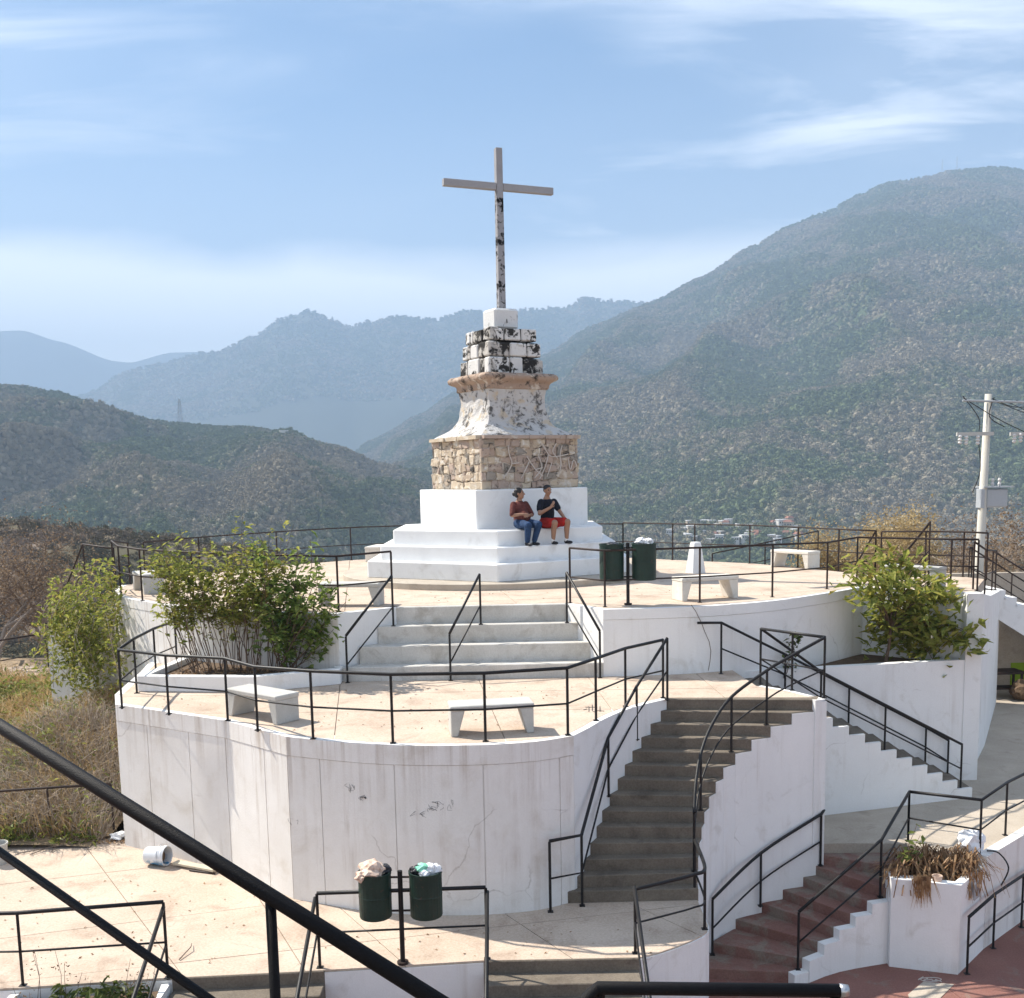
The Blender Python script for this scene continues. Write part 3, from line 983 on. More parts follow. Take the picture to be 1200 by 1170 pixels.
# rails round the landing beside the pole
railing('black railing with sloping brace by the electricity pole', [XY(8.05, 23.15, ZU, .95), XY(8.9, 22.85, ZU, .95), XY(9.55, 22.45, ZU, .95), XY(9.8, 21.9, ZU, .95)], False, mat='rusty', rt=.02)
railing('black sloping rail leaning between landing posts by the electricity pole', [XY(9.0, 22.9, ZU, 1.15), XY(8.75, 24.4, ZU - 1.0, 1.0)], False, mat='rusty', rt=.026)
railing('black railing from the pillar down the near side of the outside steps', [XY(8.75, 20.1, ZU - .05, .95), XY(9.8, 21.95, ZU - .35, .95), XY(11.75, 25.75, lz, .95), XY(sx, 25.68, lz, .95), XY(sx + 1.1, 25.68, lz - .7, .95), XY(sx + 2.4, 25.68, lz - 1.54, .95), XY(sx + 3.2, 25.68, lz - 2.0, .95)], False, mat='rusty', rt=.02)
railing('black railing on the far side of the outside steps over the passage', [XY(11.7, 27.0, lz, .95), XY(sx, 27.0, lz, .95), XY(sx + 1.1, 27.0, lz - .7, .95), XY(sx + 3.2, 27.0, lz - 2.0, .95)], False, mat='rusty', rt=.02)
# left: railing of stairs beyond the vines, path rail on the bank
a, b, c = D(133, 643, 24.0), D(97, 638, 25.5), D(62, 728, 27.5)
railing('black stair rail descending behind the vine covered wall', [(a - Vector((0, 0, .95)), a, True), (b - Vector((0, 0, .95)), b, True), (c - Vector((0, 0, .8)), c, True)], False, mat='rusty', rt=.022)
p0, p1 = P(57, 785, .85), P(0, 795, .85)
railing('thin black railing beside the pale path under bare trees', [XY(p0.x, p0.y, .85, 1.0), XY(p1.x, p1.y - .2, .85, 1.0), XY(p1.x - 3.5, p1.y - 1.0, .85, 1.0)], False, mat='rusty', rt=.022)
railing('weathered dark railing along the dry bank behind the lower terrace', [XY(-6.75, 17.3, 0, .86), XY(-7.75, 17.15, 0, .86), XY(-8.9, 17.0, 0, .84), XY(-11, 16.8, 0, .84)], False, mat='rusty', rt=.022)

# ---- the flight the photographer stands on, with its rails
vs = thing('staircase', 'concrete stair with thick black rails where the viewer stands', 'staircase', (0, 2, ZR))
A, B = D(0, 851, 3.75), D(450, 1134, 2.95)
dirn = Vector((B.x - A.x, B.y - A.y, 0)).normalized()
side = Vector((dirn.y, -dirn.x, 0))        # towards the viewer
slope = (B.z - A.z) / Vector((B.x - A.x, B.y - A.y, 0)).length
for i in range(0, 12):
    s0 = i * .36
    q = Vector((A.x, A.y, 0)) + dirn * (s0 + .18)
    z = A.z + slope * (s0 + .18) - 1.12
    c = q + side * .75
    MB().box((c.x, c.y, (z + ZR) / 2 - .0), (.37, 1.9, z - ZR), math.atan2(dirn.y, dirn.x)).build('step', MT['step'], vs)


def near_pt(s, dz):
    q = Vector((A.x, A.y, A.z)) + dirn * s
    q.z = A.z + slope * s + dz
    return q


L0 = Vector((B.x - A.x, B.y - A.y, 0)).length
nr_ = thing('railing', 'thick glossy black stair rail crossing the foreground', 'railing', tuple(near_pt(0, -1.08)))
MB().tube([near_pt(-.9, 0), near_pt(L0 + .45, 0)], .0245, 12).build('top_rail', MT['nearmetal'], nr_, smooth=True)
MB().tube([near_pt(-.9, -.50), near_pt(L0 + .45, -.50)], .0155, 10).build('middle_rail', MT['nearmetal'], nr_, smooth=True)
for s in (L0 * .745,):
    MB().tube([near_pt(s, -1.12), near_pt(s, -.02)], .017, 10).build('post', MT['nearmetal'], nr_, smooth=True)
a, b = D(700, 1158, 3.9), D(985, 1161, 3.9)
n2 = thing('railing', 'thick black horizontal rail with bare steel end low in the foreground', 'railing', (a.x, a.y, a.z - 1.0))
MB().tube([a + Vector((-.55, -.25, -.50)), a + Vector((-.02, -.01, -.015)), a, b], .026, 12).build('top_rail', MT['nearmetal'], n2, smooth=True)
MB().tube([b - Vector((.004, 0, 0)), b + Vector((.03, 0, 0))], [.027, .022], 12).build('end_cap', MT['steel'], n2, smooth=True)
MB().tube([a + Vector((.01, 0, -.02)), Vector((a.x + .01, a.y, a.z - 1.0))], .02, 8).build('post', MT['nearmetal'], n2)
MB().tube([b + Vector((-.02, 0, -.02)), Vector((b.x - .02, b.y, a.z - 1.0))], .02, 8).build('post', MT['nearmetal'], n2)
MB().bbox(a.x - .7, b.x + .4, a.y - 1.0, a.y + .12, ZR, a.z - 1.0).build('landing', MT['step'], vs)

# ================================================================== BENCHES
def make_bench(mat, length=1.15, width=.44, h=.42):
    t = thing('bench', '', 'bench', (0, 0, 0), 'concrete benches')
    s = MB().box((0, 0, h - .035), (length, width, .07))
    s.build('seat', MT[mat], t, bevel=.012, local=True)
    for sg in (-1, 1):
        xo, xi_t, xi_b = sg * length / 2 * .985, sg * (length / 2 - .20), sg * (length / 2 - .10)
        w = width / 2 * .96
        vs_ = [(xo, -w, 0), (xi_b, -w, 0), (xi_t, -w, h - .068), (xo, -w, h - .068), (xo, w, 0), (xi_b, w, 0), (xi_t, w, h - .068), (xo, w, h - .068)]
        MB().add(vs_, [(0, 1, 2, 3), (7, 6, 5, 4), (0, 4, 5, 1), (1, 5, 6, 2), (2, 6, 7, 3), (3, 7, 4, 0)]).build('leg', MT[mat], t, bevel=.01, local=True)
    return t


bg = make_bench('bench')
bw = make_bench('benchwhite')
spots = [(bg, (-3.72, 15.52, ZM), math.atan2(15.12 - 15.68, -3.53 + 4.23), 'grey concrete bench beside the long low white planter'),
         (bg, (-.32, 14.38, ZM), math.atan2(.16, 1.15), 'grey concrete bench behind the front railing of the middle terrace'),
         (bw, (3.55, 19.45, ZU), math.radians(18), 'pale concrete bench on upper terrace next to the two green bins'),
         (bw, (6.75, 25.3, ZU), math.radians(125), 'pale concrete bench on upper terrace near the far railing above the town'),
         (bg, (-2.95, 19.55, ZU), math.radians(-8), 'grey concrete bench on upper terrace just left of the broad steps'),
         (bg, (-7.75, 22.7, ZU), math.radians(-60), 'grey concrete bench on upper terrace behind the leafy shrubs'),
         (bw, (-3.75, 30.2, ZU), math.radians(80), 'pale concrete bench on upper terrace behind the monument steps'),
         (bg, (7.85, 20.75, ZU), math.radians(-40), 'grey concrete bench half hidden behind the niche shrub')]
usd = set()
for src, loc, rz_, lab in spots:
    o = src if src not in usd else copy_tree(src)
    usd.add(src)
    o.location = loc
    o.rotation_euler = (0, 0, rz_)
    o['label'] = lab

# white bollard
tp = P(815, 672, ZU)
bo = thing('bollard', 'short tapered white bollard on the upper terrace behind a bench', 'bollard', (tp.x, tp.y, ZU))
MB().box((tp.x, tp.y, ZU + .33), (.34, .34, .66), .4, .58).build('shaft', MT['clean'], bo, bevel=.012)
MB().box((tp.x, tp.y, ZU + .69), (.20, .20, .06), .4, .8).build('cap', MT['clean'], bo, bevel=.008)


# ================================================================== BINS
def crumple(name, c, r, mat, label, seed, squash=.75):
    bm = bmesh.new()
    bmesh.ops.create_icosphere(bm, subdivisions=3, radius=1)
    for v in bm.verts:
        n = mnoise.noise(v.co * 1.7 + Vector((seed * 3.1, seed, 0))) * .45 + mnoise.noise(v.co * 4.5 + Vector((0, seed * 2.2, 5))) * .25
        v.co *= (1 + n)
        v.co.z *= squash
        v.co *= r
    me = bpy.data.meshes.new(name)
    bm.to_mesh(me); bm.free()
    me.materials.append(MT[mat])
    o = bpy.data.objects.new(name, me)
    COL.objects.link(o)
    o.location = c
    ORG[o] = Vector(c)
    return tag(o, label, 'rubbish')


def twin_bins(loc, label, ph, bot, top, sep, r, cage=False):
    t = thing('litter_bin', label, 'litter bin', loc)
    x, y, z = loc
    MB().tube([(x, y, z - .02), (x, y, z + ph)], .030, 10).build('post', MT['metal'], t)
    MB().lathe([(.0, .03), (.07, .03), (.07, 0)], (x, y, z), 12).build('base_plate', MT['rusty'], t)
    for s in (-1, 1):
        for hz in (bot + .06, top - .06):
            MB().tube([(x, y, z + hz), (x + s * (sep - r + .01), y, z + hz)], .014, 6).build('bracket', MT['rusty'], t)
        cx = x + s * sep
        n = 28
        prof = [(0, bot), (r * .97, bot), (r * .99, bot + .01), (r, (bot + top) / 2 - .015), (r * 1.015, (bot + top) / 2), (r, (bot + top) / 2 + .015), (r, top), (r * .97, top + .002), (r * .95, bot + .03), (0, bot + .03)]
        dr = MB().lathe(prof, (cx, y, z), n).build('drum', MT['green'], t, smooth=False)
        MB().lathe([(r * .965, top - .01), (r * 1.035, top - .01), (r * 1.035, top + .018), (r * .965, top + .018), (r * .965, top - .01)], (cx, y, z), n).build('rim', MT['green'], dr)
    return t


pL = P(472, 1130, ZL)
twin_bins((pL.x, pL.y + .02, ZL), 'pair of dark green drum bins on a post at the edge of the lower terrace', 1.17, .61, 1.15, .305, .197)
pU = P(736, 709, ZU)
twin_bins((pU.x, pU.y, ZU), 'pair of dark green drum bins on a post on the upper terrace', 1.10, .44, 1.07, .285, .215)
yb = pL.y + .02
crumple('plastic_bag', (pL.x - .33, yb - .02, 1.19), .15, 'plast_p', 'pinkish plastic bag bulging from the lower terrace drum near the planter', 1)
crumple('plastic_bag', (pL.x - .44, yb - .09, 1.14), .09, 'plast_p', 'small pinkish bag hanging over the rim of a lower terrace drum', 4)
crumple('plastic_bag', (pL.x - .19, yb + .02, 1.18), .08, 'plast_k', 'small dark bag in the lower terrace drum beside the pinkish one', 6)
crumple('plastic_bottle', (pL.x + .28, yb - .02, 1.20), .09, 'plast_g', 'crushed mint green container on top of the right lower terrace drum', 2, .6)
crumple('plastic_bag', (pL.x + .39, yb, 1.17), .10, 'plast_w', 'white plastic rubbish in the lower terrace drum with the mint container', 3)
crumple('plastic_bag', (pL.x + .19, yb, 1.17), .075, 'plast_k', 'dark rubbish beside the mint container in the lower terrace drum', 8)
crumple('plastic_cup', (pL.x + .30, yb - .11, 1.17), .06, 'plast_w', 'small white cup at the rim in front of the mint container', 9)
crumple('plastic_bag', (pU.x + .22, pU.y, ZU + 1.12), .085, 'plast_w', 'white bag on top of the upper terrace drum near the bench', 5)
crumple('plastic_bag', (pU.x + .36, pU.y, ZU + 1.11), .085, 'plast_w', 'second white bag on the same upper terrace drum near the bench', 7)
crumple('plastic_bag', (pU.x - .28, pU.y, ZU + 1.08), .10, 'plast_k', 'dark rubbish in the upper terrace drum near the monument', 11, .35)

# ================================================================== MONUMENT
MCX, MCY = -.18, 25.2
TH = math.radians(29.5)
ZT = [D(589, 661.5, 21.9).z, D(588, 642, 22.2).z, D(587, 622.5, 22.5).z]
ZB = D(560, 574.5, 23.2).z
ZRU = D(560, 511, 23.4).z


def sq(s, z, rot=TH, c=(MCX, MCY)):
    if s < 2.52:
        c = (c[0] + .05, c[1])
    out = []
    for dx, dy in ((-1, -1), (1, -1), (1, 1), (-1, 1)):
        x, y = dx * s / 2, dy * s / 2
        out.append((c[0] + x * math.cos(rot) - y * math.sin(rot), c[1] + x * math.sin(rot) + y * math.cos(rot), z))
    return out


mo = thing('monument', 'old whitewashed stone pedestal on stepped base under the cross', 'monument', (MCX, MCY, ZU))
MB().lathe([(0, ZU - .03), (3.66, ZU - .03), (3.66, ZU + .125), (3.64, ZU + .135), (0, ZU + .135)], (-.28, MCY, 0), 72).build('round_plinth', MT['plat'], mo)
for k, (R_, z0, z1) in enumerate(((3.34, ZU + .13, ZT[0]), (3.02, ZT[0] - .02, ZT[1]), (2.70, ZT[1] - .02, ZT[2]))):
    poly = [(-.28 + R_ * math.cos(math.radians(-90 + 60 * j)), MCY + R_ * math.sin(math.radians(-90 + 60 * j))) for j in range(6)]
    MB().prism(poly, z0, z1).build('step', MT['clean'], mo, bevel=.02)
MB().prism([p[:2] for p in sq(2.90, 0)], ZT[2] - .02, ZB).build('base_block', MT['clean'], mo, bevel=.02)

# weathered materials
def lichen(name, base, base2, dark, lo, hi, scale, patch=None, plo=.6, phi=.68, pscale=2.6, z_fade=None, strength=1.0, bumps=.6):
    m, w, b = new_mat(name)
    p = pos_of(w)
    col = w.mix(w.noise(p, 2.5, 4), base, base2)
    if patch:
        col = w.mix(w.ramp(w.noise(p, pscale, 6, .6, .6), [(plo, 0), (phi, 1)]), col, patch)
    n = w.math('ADD', w.math('MULTIPLY', w.noise(p, scale, 8, .68, .5), .62), w.math('MULTIPLY', w.noise(p, scale * .3, 3, .5), .38))
    if z_fade:
        sp = w.n('ShaderNodeSeparateXYZ'); w.l(p, sp.inputs[0])
        mr = w.n('ShaderNodeMapRange')
        w.l(sp.outputs[2], mr.inputs[0])
        for i, v in enumerate(z_fade):
            mr.inputs[i + 1].default_value = v
        n = w.math('ADD', n, mr.outputs[0])
    col = w.mix(w.math('MULTIPLY', w.ramp(n, [(lo, 0), (hi, 1)]), strength), col, dark)
    w.l(col, b.inputs['Base Color'])
    b.inputs['Roughness'].default_value = .93
    b.inputs['Specular IOR Level'].default_value = .2
    bump(w, b, w.noise(p, 18, 6, .65), .6, .03)
    return m


MT['stone1'] = lichen('pink_rubble_stone', (.35, .265, .215), (.45, .36, .30), (.06, .048, .04), .54, .64, 9, (.50, .44, .37), .56, .66, 5)
MT['stone2'] = lichen('tan_rubble_stone', (.42, .335, .24), (.55, .47, .37), (.07, .058, .048), .56, .66, 9, (.60, .56, .50), .54, .64, 5)
MT['stone3'] = lichen('grey_rubble_stone', (.23, .205, .175), (.37, .33, .285), (.05, .045, .04), .50, .62, 9)
MT['mortar'] = lichen('old_lime_mortar', (.33, .255, .19), (.46, .375, .29), (.05, .045, .04), .53, .60, 6, (.56, .50, .43), .52, .60, 3)
MT['plaster'] = lichen('peeling_white_plaster', (.42, .41, .40), (.60, .585, .57), (.10, .095, .09), .50, .58, 7, (.52, .44, .34), .54, .63, 4)
MT['wblock'] = lichen('blackened_white_block', (.58, .57, .55), (.70, .69, .67), (.035, .033, .03), .53, .565, 7, (.40, .36, .31), .60, .70, 5)
MT['dblock'] = lichen('black_lichen_block', (.42, .39, .35), (.58, .56, .53), (.03, .028, .026), .45, .52, 6)
MT['cornice'] = lichen('worn_brick_cornice', (.31, .225, .17), (.41, .31, .245), (.05, .042, .036), .50, .60, 7, (.56, .50, .43), .54, .64, 4)
MT['cap'] = lichen('chipped_cap_plaster', (.62, .62, .61), (.72, .72, .71), (.12, .11, .10), .58, .64, 6)
MT['crosspaint'] = lichen('peeling_cross_paint', (.27, .27, .285), (.34, .34, .355), (.012, .012, .012), .505, .54, 8.0, z_fade=(12.0, 12.7, .0, -.25))
MT['crossarm'] = lichen('grey_white_arm_paint', (.28, .28, .295), (.35, .35, .365), (.015, .015, .015), .64, .68, 5)
MT['chalk'] = plain('white_spray_paint', (.54, .48, .43), .9)

S_R = 2.56
rb = MB().prism([p[:2] for p in sq(S_R - .10, 0)], ZB - .02, ZRU - .05).build('rubble_tier', MT['mortar'], mo)


def face_frame(s, k):
    """k-th side of a turned square: origin (left end seen from outside), tangent, outward normal"""
    c = sq(s, 0)
    a, b = Vector(c[k]), Vector(c[(k + 1) % 4])
    t = (b - a).normalized()
    return a, t, Vector((t.y, -t.x, 0)), (b - a).length


rs_ = random.Random(12)


for k in range(4):
    a, t, nrm, ln = face_frame(S_R - .10, k)
    hgt = ZRU - .05 - ZB
    # uneven courses: row lines wander along the face
    nrow = 6
    nodes_u = 9
    lines = []
    for j in range(nrow + 1):
        lines.append([j * hgt / nrow + (rs_.uniform(-.06, .06) if 0 < j < nrow else 0) for _ in range(nodes_u + 1)])

    def row_z(j, u):
        f = min(max(u / ln, 0), .999) * nodes_u
        i = int(f)
        return lerp(lines[j][i], lines[j][i + 1], f - i)
    for j in range(nrow):
        u = -.03
        while u < ln:
            u1 = u + rs_.uniform(.12, .46)
            if u1 > ln - .12:
                u1 = ln + .03
            g = .006
            cu = (u + u1) / 2
            q = []
            m = 10
            for (fu, side_) in ((0, 0), (.33, 0), (.66, 0), (1, 0), (1, .5), (1, 1), (.66, 1), (.33, 1), (0, 1), (0, .5)):
                uu = lerp(u + g, u1 - g, fu)
                z0_, z1_ = row_z(j, uu) + g, row_z(j + 1, uu) - g
                vv = lerp(z0_, z1_, side_)
                jt = .016 if 0 < u and u1 < ln else .006
                q.append((uu + rs_.uniform(-jt, jt), min(max(vv + rs_.uniform(-.016, .016), .004), hgt)))
            cv = sum(p[1] for p in q) / m
            o1 = rs_.uniform(-.004, .035)
            o2 = rs_.uniform(.006, .026)
            tilt = (rs_.uniform(-.16, .16), rs_.uniform(-.16, .16))
            vs_ = []
            for dep, sc in ((-.04, 1.0), (o1, rs_.uniform(.95, 1.0)), (o1 + o2, rs_.uniform(.72, .88))):
                for (uu, vv) in q:
                    du, dv = (uu - cu) * sc, (vv - cv) * sc
                    dd_ = dep + ((du * tilt[0] + dv * tilt[1] + rs_.uniform(-.010, .010)) if dep > -.03 else 0)
                    x_ = a + t * (cu + du) + nrm * dd_
                    vs_.append((x_.x, x_.y, ZB + cv + dv))
            fs_ = [tuple(range(2 * m, 3 * m))]
            for lv in (0, m):
                for i in range(m):
                    fs_.append((lv + i, lv + (i + 1) % m, lv + m + (i + 1) % m, lv + m + i))
            MB().add(vs_, fs_).build('stone', MT[rs_.choice(['stone1', 'stone1', 'stone1', 'stone1', 'stone2', 'stone2', 'stone3'] if k in (0, 2) else ['stone2', 'stone2', 'stone1', 'stone2', 'stone3'])], rb)
            u = u1
    # remnants of render left on the stones
    for n_ in range(11):
        cu, cv = rs_.uniform(.15, ln - .15), rs_.uniform(.1, hgt - .1)
        ra_, rb2 = rs_.uniform(.10, .30), rs_.uniform(.06, .16)
        m = 14
        vs_ = []
        rad = [rs_.uniform(.55, 1.15) for _ in range(m)]
        for dep, sc in ((-.02, 1.0), (.030, 1.0), (.040, .86)):
            for i in range(m):
                an = 2 * math.pi * i / m
                du, dv = math.cos(an) * ra_ * rad[i] * sc, math.sin(an) * rb2 * rad[i] * sc
                x_ = a + t * min(max(cu + du, 0), ln) + nrm * (dep + rs_.uniform(-.003, .003))
                vs_.append((x_.x, x_.y, ZB + min(max(cv + dv, .01), hgt)))
        fs_ = [tuple(range(2 * m, 3 * m))]
        for lv in (0, m):
            for i in range(m):
                fs_.append((lv + i, lv + (i + 1) % m, lv + m + (i + 1) % m, lv + m + i))
        MB().add(vs_, fs_).build('render_remnant', MT['mortar'], rb)
# ledge course on top of the rubble
for k in range(4):
    a, t, nrm, ln = face_frame(S_R - .10, k)
    u = 0
    while u < ln:
        u1 = min(ln, u + rs_.uniform(.3, .6))
        c_ = a + t * ((u + u1) / 2) + nrm * rs_.uniform(-.03, .03)
        MB().box((c_.x, c_.y, ZRU - .02), (u1 - u - .01, .22, .075 + rs_.uniform(-.01, .012)), math.atan2(t.y, t.x)).build('ledge_stone', MT['stone1'] if k in (0, 2) else MT['stone2'], rb)
        u = u1


def loft(name, prof, mat, parent, sub=10, amp=.02, ch=.0):
    """turned-square loft from (side, z) pairs with a rough surface"""
    prof = [Vector((s, z, 0)) for s, z in prof]
    prof = catmull(prof, 5)
    rings = []
    vs_, fs_ = [], []
    for pr in prof:
        c = sq(pr.x, pr.y)
        for k in range(4):
            a, b = Vector(c[k]), Vector(c[(k + 1) % 4])
            for j in range(sub):
                p = a.lerp(b, j / sub)
                d = Vector((p.x - MCX, p.y - MCY, 0)).normalized()
                n = mnoise.noise(p * 4.0) * amp + mnoise.noise(p * 11.0) * amp * .5
                if j == 0:
                    n -= amp * 1.2
                vs_.append(tuple(p + d * n))
    m = 4 * sub
    for i in range(len(prof) - 1):
        for j in range(m):
            fs_.append((i * m + j, i * m + (j + 1) % m, (i + 1) * m + (j + 1) % m, (i + 1) * m + j))
    fs_.append(tuple(range((len(prof) - 1) * m, len(prof) * m)))
    return MB().add(vs_, fs_).build(name, mat, parent)


def zz_(py):
    return D(592, py, 24.6).z


loft('flared_pedestal', [(2.50, zz_(513)), (2.40, zz_(510)), (2.13, zz_(506)), (1.78, zz_(499)), (1.60, zz_(490)), (1.50, zz_(477)), (1.50, zz_(466)), (1.58, zz_(454))], MT['plaster'], mo, 12, .03)
loft('cornice', [(1.58, zz_(457)), (1.63, zz_(455.5)), (1.66, zz_(451)), (1.72, zz_(449)), (1.90, zz_(446)), (1.95, zz_(443.5)), (1.93, zz_(441)), (1.80, zz_(438.5))], MT['cornice'], mo, 18, .034)
crs = [(1.42, zz_(439), zz_(418.5), 3), (1.34, zz_(418.3), zz_(399.5), 3), (1.22, zz_(399.3), zz_(383), 3)]
for ci, (s, z0, z1, nb) in enumerate(crs):
    tier = MB().prism([p[:2] for p in sq(s - .12, 0)], z0, z1 - .03).build('block_course', MT['dblock'], mo)
    for k in range(4):
        a, t, nrm, ln = face_frame(s, k)
        cutsb = [0.0] + sorted(min(max((j + rs_.uniform(-.22, .22)) / nb, .1), .9) for j in range(1, nb)) + [1.0]
        for u, u1 in zip(cutsb, cutsb[1:]):
            u0_, u1_ = u * ln + (.015 if u > 0 else .24 * (k % 2)), u1 * ln - (.015 if u1 < 1 else .24 * (1 - k % 2) * 0)
            if u1_ - u0_ < .06:
                continue
            dep = .24
            c_ = a + t * ((u0_ + u1_) / 2) - nrm * (dep / 2 - rs_.uniform(-.02, .03))
            hh = (z1 - z0) * rs_.uniform(.86, 1.0)
            mb_ = MB().box((c_.x, c_.y, z0 + hh / 2), (u1_ - u0_, dep, hh - .015), math.atan2(t.y, t.x) + rs_.uniform(-.03, .03), rs_.uniform(.94, .99))
            mb_.build('block', MT['dblock'] if (ci == 0 and rs_.random() < .65) or (k == 3 and rs_.random() < .55) or rs_.random() < .12 else MT['wblock'], tier, bevel=.025)
ZC0, ZC1 = zz_(383.5), zz_(358.5)
MB().prism([p[:2] for p in sq(.62, 0)], ZC0, ZC1).build('cap_block', MT['cap'], mo, bevel=.05)

# scrawled white lettering on the rubble face
a, t, nrm, ln = face_frame(S_R - .10, 0)
fo = a + nrm * .062


def on_face(px, py):
    d = ray(px, py)
    o = Vector((0, 0, CAMZ))
    return o + d * ((fo - o).dot(nrm) / d.dot(nrm))


def zp(x, y):
    return on_face(500 + x / 5.4545, 500 + y / 5.4545)


for st_ in ([(520, 120), (528, 180), (545, 235), (520, 290), (492, 330)], [(545, 240), (590, 232)], [(640, 190), (668, 235), (700, 280), (745, 318)], [(655, 225), (630, 280), (605, 330)], [(700, 275), (740, 262)],
            [(712, 180), (735, 262), (690, 330)], [(778, 180), (760, 250), (722, 338)], [(738, 108), (785, 185), (840, 190), (905, 176)], [(866, 122), (852, 185), (858, 240), (848, 305)], [(828, 108), (806, 160), (838, 205)], [(905, 205), (918, 275), (940, 212), (958, 255)], [(800, 230), (770, 320)]):
    MB().tube(catmull([zp(*q) for q in st_], 4), .012, 5).build('scrawl', MT['chalk'], rb)

# ---- cross
cb = D(587.5, 358, MCY)
ctp = D(583.5, 174, MCY)
cx_ = (cb.x + ctp.x) / 2
cr_ = thing('cross', 'tall slender cross with peeling paint on top of the stone pedestal', 'cross', (cx_, MCY, ZC1))
ra = math.radians(22)
MB().box((cx_, MCY, (ZC1 + ctp.z) / 2 - .02), (.170, .165, ctp.z - ZC1 + .04), ra, .88).build('upright', MT['crosspaint'], cr_, bevel=.008)
za = D(584, 219.5, MCY).z
for sg in (-1, 1):
    MB().box((cx_ + sg * math.cos(ra) * (.085 + 1.245 / 2), MCY + sg * math.sin(ra) * (.085 + 1.245 / 2), za), (1.245, .13, .155), ra).build('arm', MT['crossarm'], cr_, bevel=.008)

# ================================================================== GROUND, HILLS, FOREST
def smooth01(t):
    t = min(1, max(0, t))
    return t * t * (3 - 2 * t)


def ground_z(x, y):
    r = math.hypot(x, y - 15)
    z = -1.62 - max(0, r - 27) * .34
    z = max(z, -62)
    if r > 30:
        z += mnoise.noise(Vector((x / 60, y / 60, 0))) * min(6, (r - 30) * .1)
    return z


def build_ground():
    vs_, fs_ = [(0, 15, ground_z(0, 15))], []
    rr = [4, 10, 18, 24, 27, 30, 34, 39, 45, 53, 62, 75, 90, 110, 135, 165, 200, 260, 340, 450, 600, 800, 1100, 1600, 2400, 3800, 6000, 9000, 14000]
    n = 96
    for r in rr:
        for k in range(n):
            a = 2 * math.pi * k / n
            x, y = r * math.cos(a), 15 + r * math.sin(a)
            vs_.append((x, y, ground_z(x, y)))
    for k in range(n):
        fs_.append((0, 1 + k, 1 + (k + 1) % n))
    for i in range(len(rr) - 1):
        for k in range(n):
            a, b = 1 + i * n + k, 1 + i * n + (k + 1) % n
            fs_.append((a, a + n, b + n, b))
    return struct(MB().add(vs_, fs_).build('ground', MT['ground'], smooth=True))


build_ground()


def bank_z(x, y):
    z = .95 * smooth01((y - 16.6) / 9.5)
    z += mnoise.noise(Vector((x * .5, y * .5, 3))) * .16 * smooth01((y - 16.9) / 2)
    z += .9 * math.exp(-((x + 8.2) ** 2 / 3.0 + (y - 20.5) ** 2 / 8))
    z -= max(0, y - 31) * .45
    z -= max(0, -x - 17) * .10
    return z - .06


def build_bank():
    vs_, fs_ = [], []
    nx, ny = 46, 46
    for j in range(ny + 1):
        for i in range(nx + 1):
            x, y = -28 + (28 - 6.72) * i / nx, 16.62 + 22 * (j / ny) ** 1.4
            x = x + .0
            if y < 16.95 + .0 and x > -6.9:
                x = -6.9
            vs_.append((x, y, bank_z(x, y)))
    for j in range(ny):
        for i in range(nx):
            a = j * (nx + 1) + i
            fs_.append((a, a + 1, a + nx + 2, a + nx + 1))
    return struct(MB().add(vs_, fs_).build('bank', MT['ground'], smooth=True))


build_bank()
p0, p1 = P(57, 785, .9), P(0, 797, .9)
struct(MB().prism([(p0.x - .2, p0.y + .8), (p0.x + .6, p0.y - .7), (p1.x - 6, p1.y - 3.2), (p1.x - 7, p1.y - 1.4)], .55, .93).build('path', MT['floor']))


def hill_mat(name, green, brown, pale, s=1.0):
    m, w, b = new_mat(name)
    p = pos_of(w)
    oi = w.n('ShaderNodeObjectInfo')
    big = w.noise(p, .0065 * s, 5, .6, .8)
    f = w.math('ADD', big, w.math('MULTIPLY', w.math('SUBTRACT', oi.outputs['Random'], .5), .10))
    col = w.mix(w.ramp(f, [(.45, 0), (.56, 1)]), green, brown)
    f2 = w.ramp(w.noise(p, .016 * s, 4, .6), [(.60, 0), (.74, 1)])
    col = w.mix(w.math('MULTIPLY', f2, .5), col, pale)
    hs = w.n('ShaderNodeHueSaturation')
    w.l(col, hs.inputs['Color'])
    w.l(w.math('ADD', w.math('MULTIPLY', oi.outputs['Random'], .36), .82), hs.inputs['Value'])
    w.l(hs.outputs[0], b.inputs['Base Color'])
    b.inputs['Roughness'].default_value = 1.0
    b.inputs['Specular IOR Level'].default_value = .05
    return m


MT['hill'] = hill_mat('dry_hill_scrub', (.070, .092, .042), (.125, .11, .075), (.15, .13, .09), .7)
MT['crown'] = hill_mat('hill_tree_crown', (.125, .155, .075), (.26, .225, .16), (.33, .285, .205), .7)
MT['nearcrown'] = hill_mat('dry_wood_crown', (.13, .115, .075), (.23, .18, .14), (.30, .245, .19), 4)
MT['farhill'] = plain('far_ridge', (.06, .065, .045), 1.0, 0, .3, .05, .004)


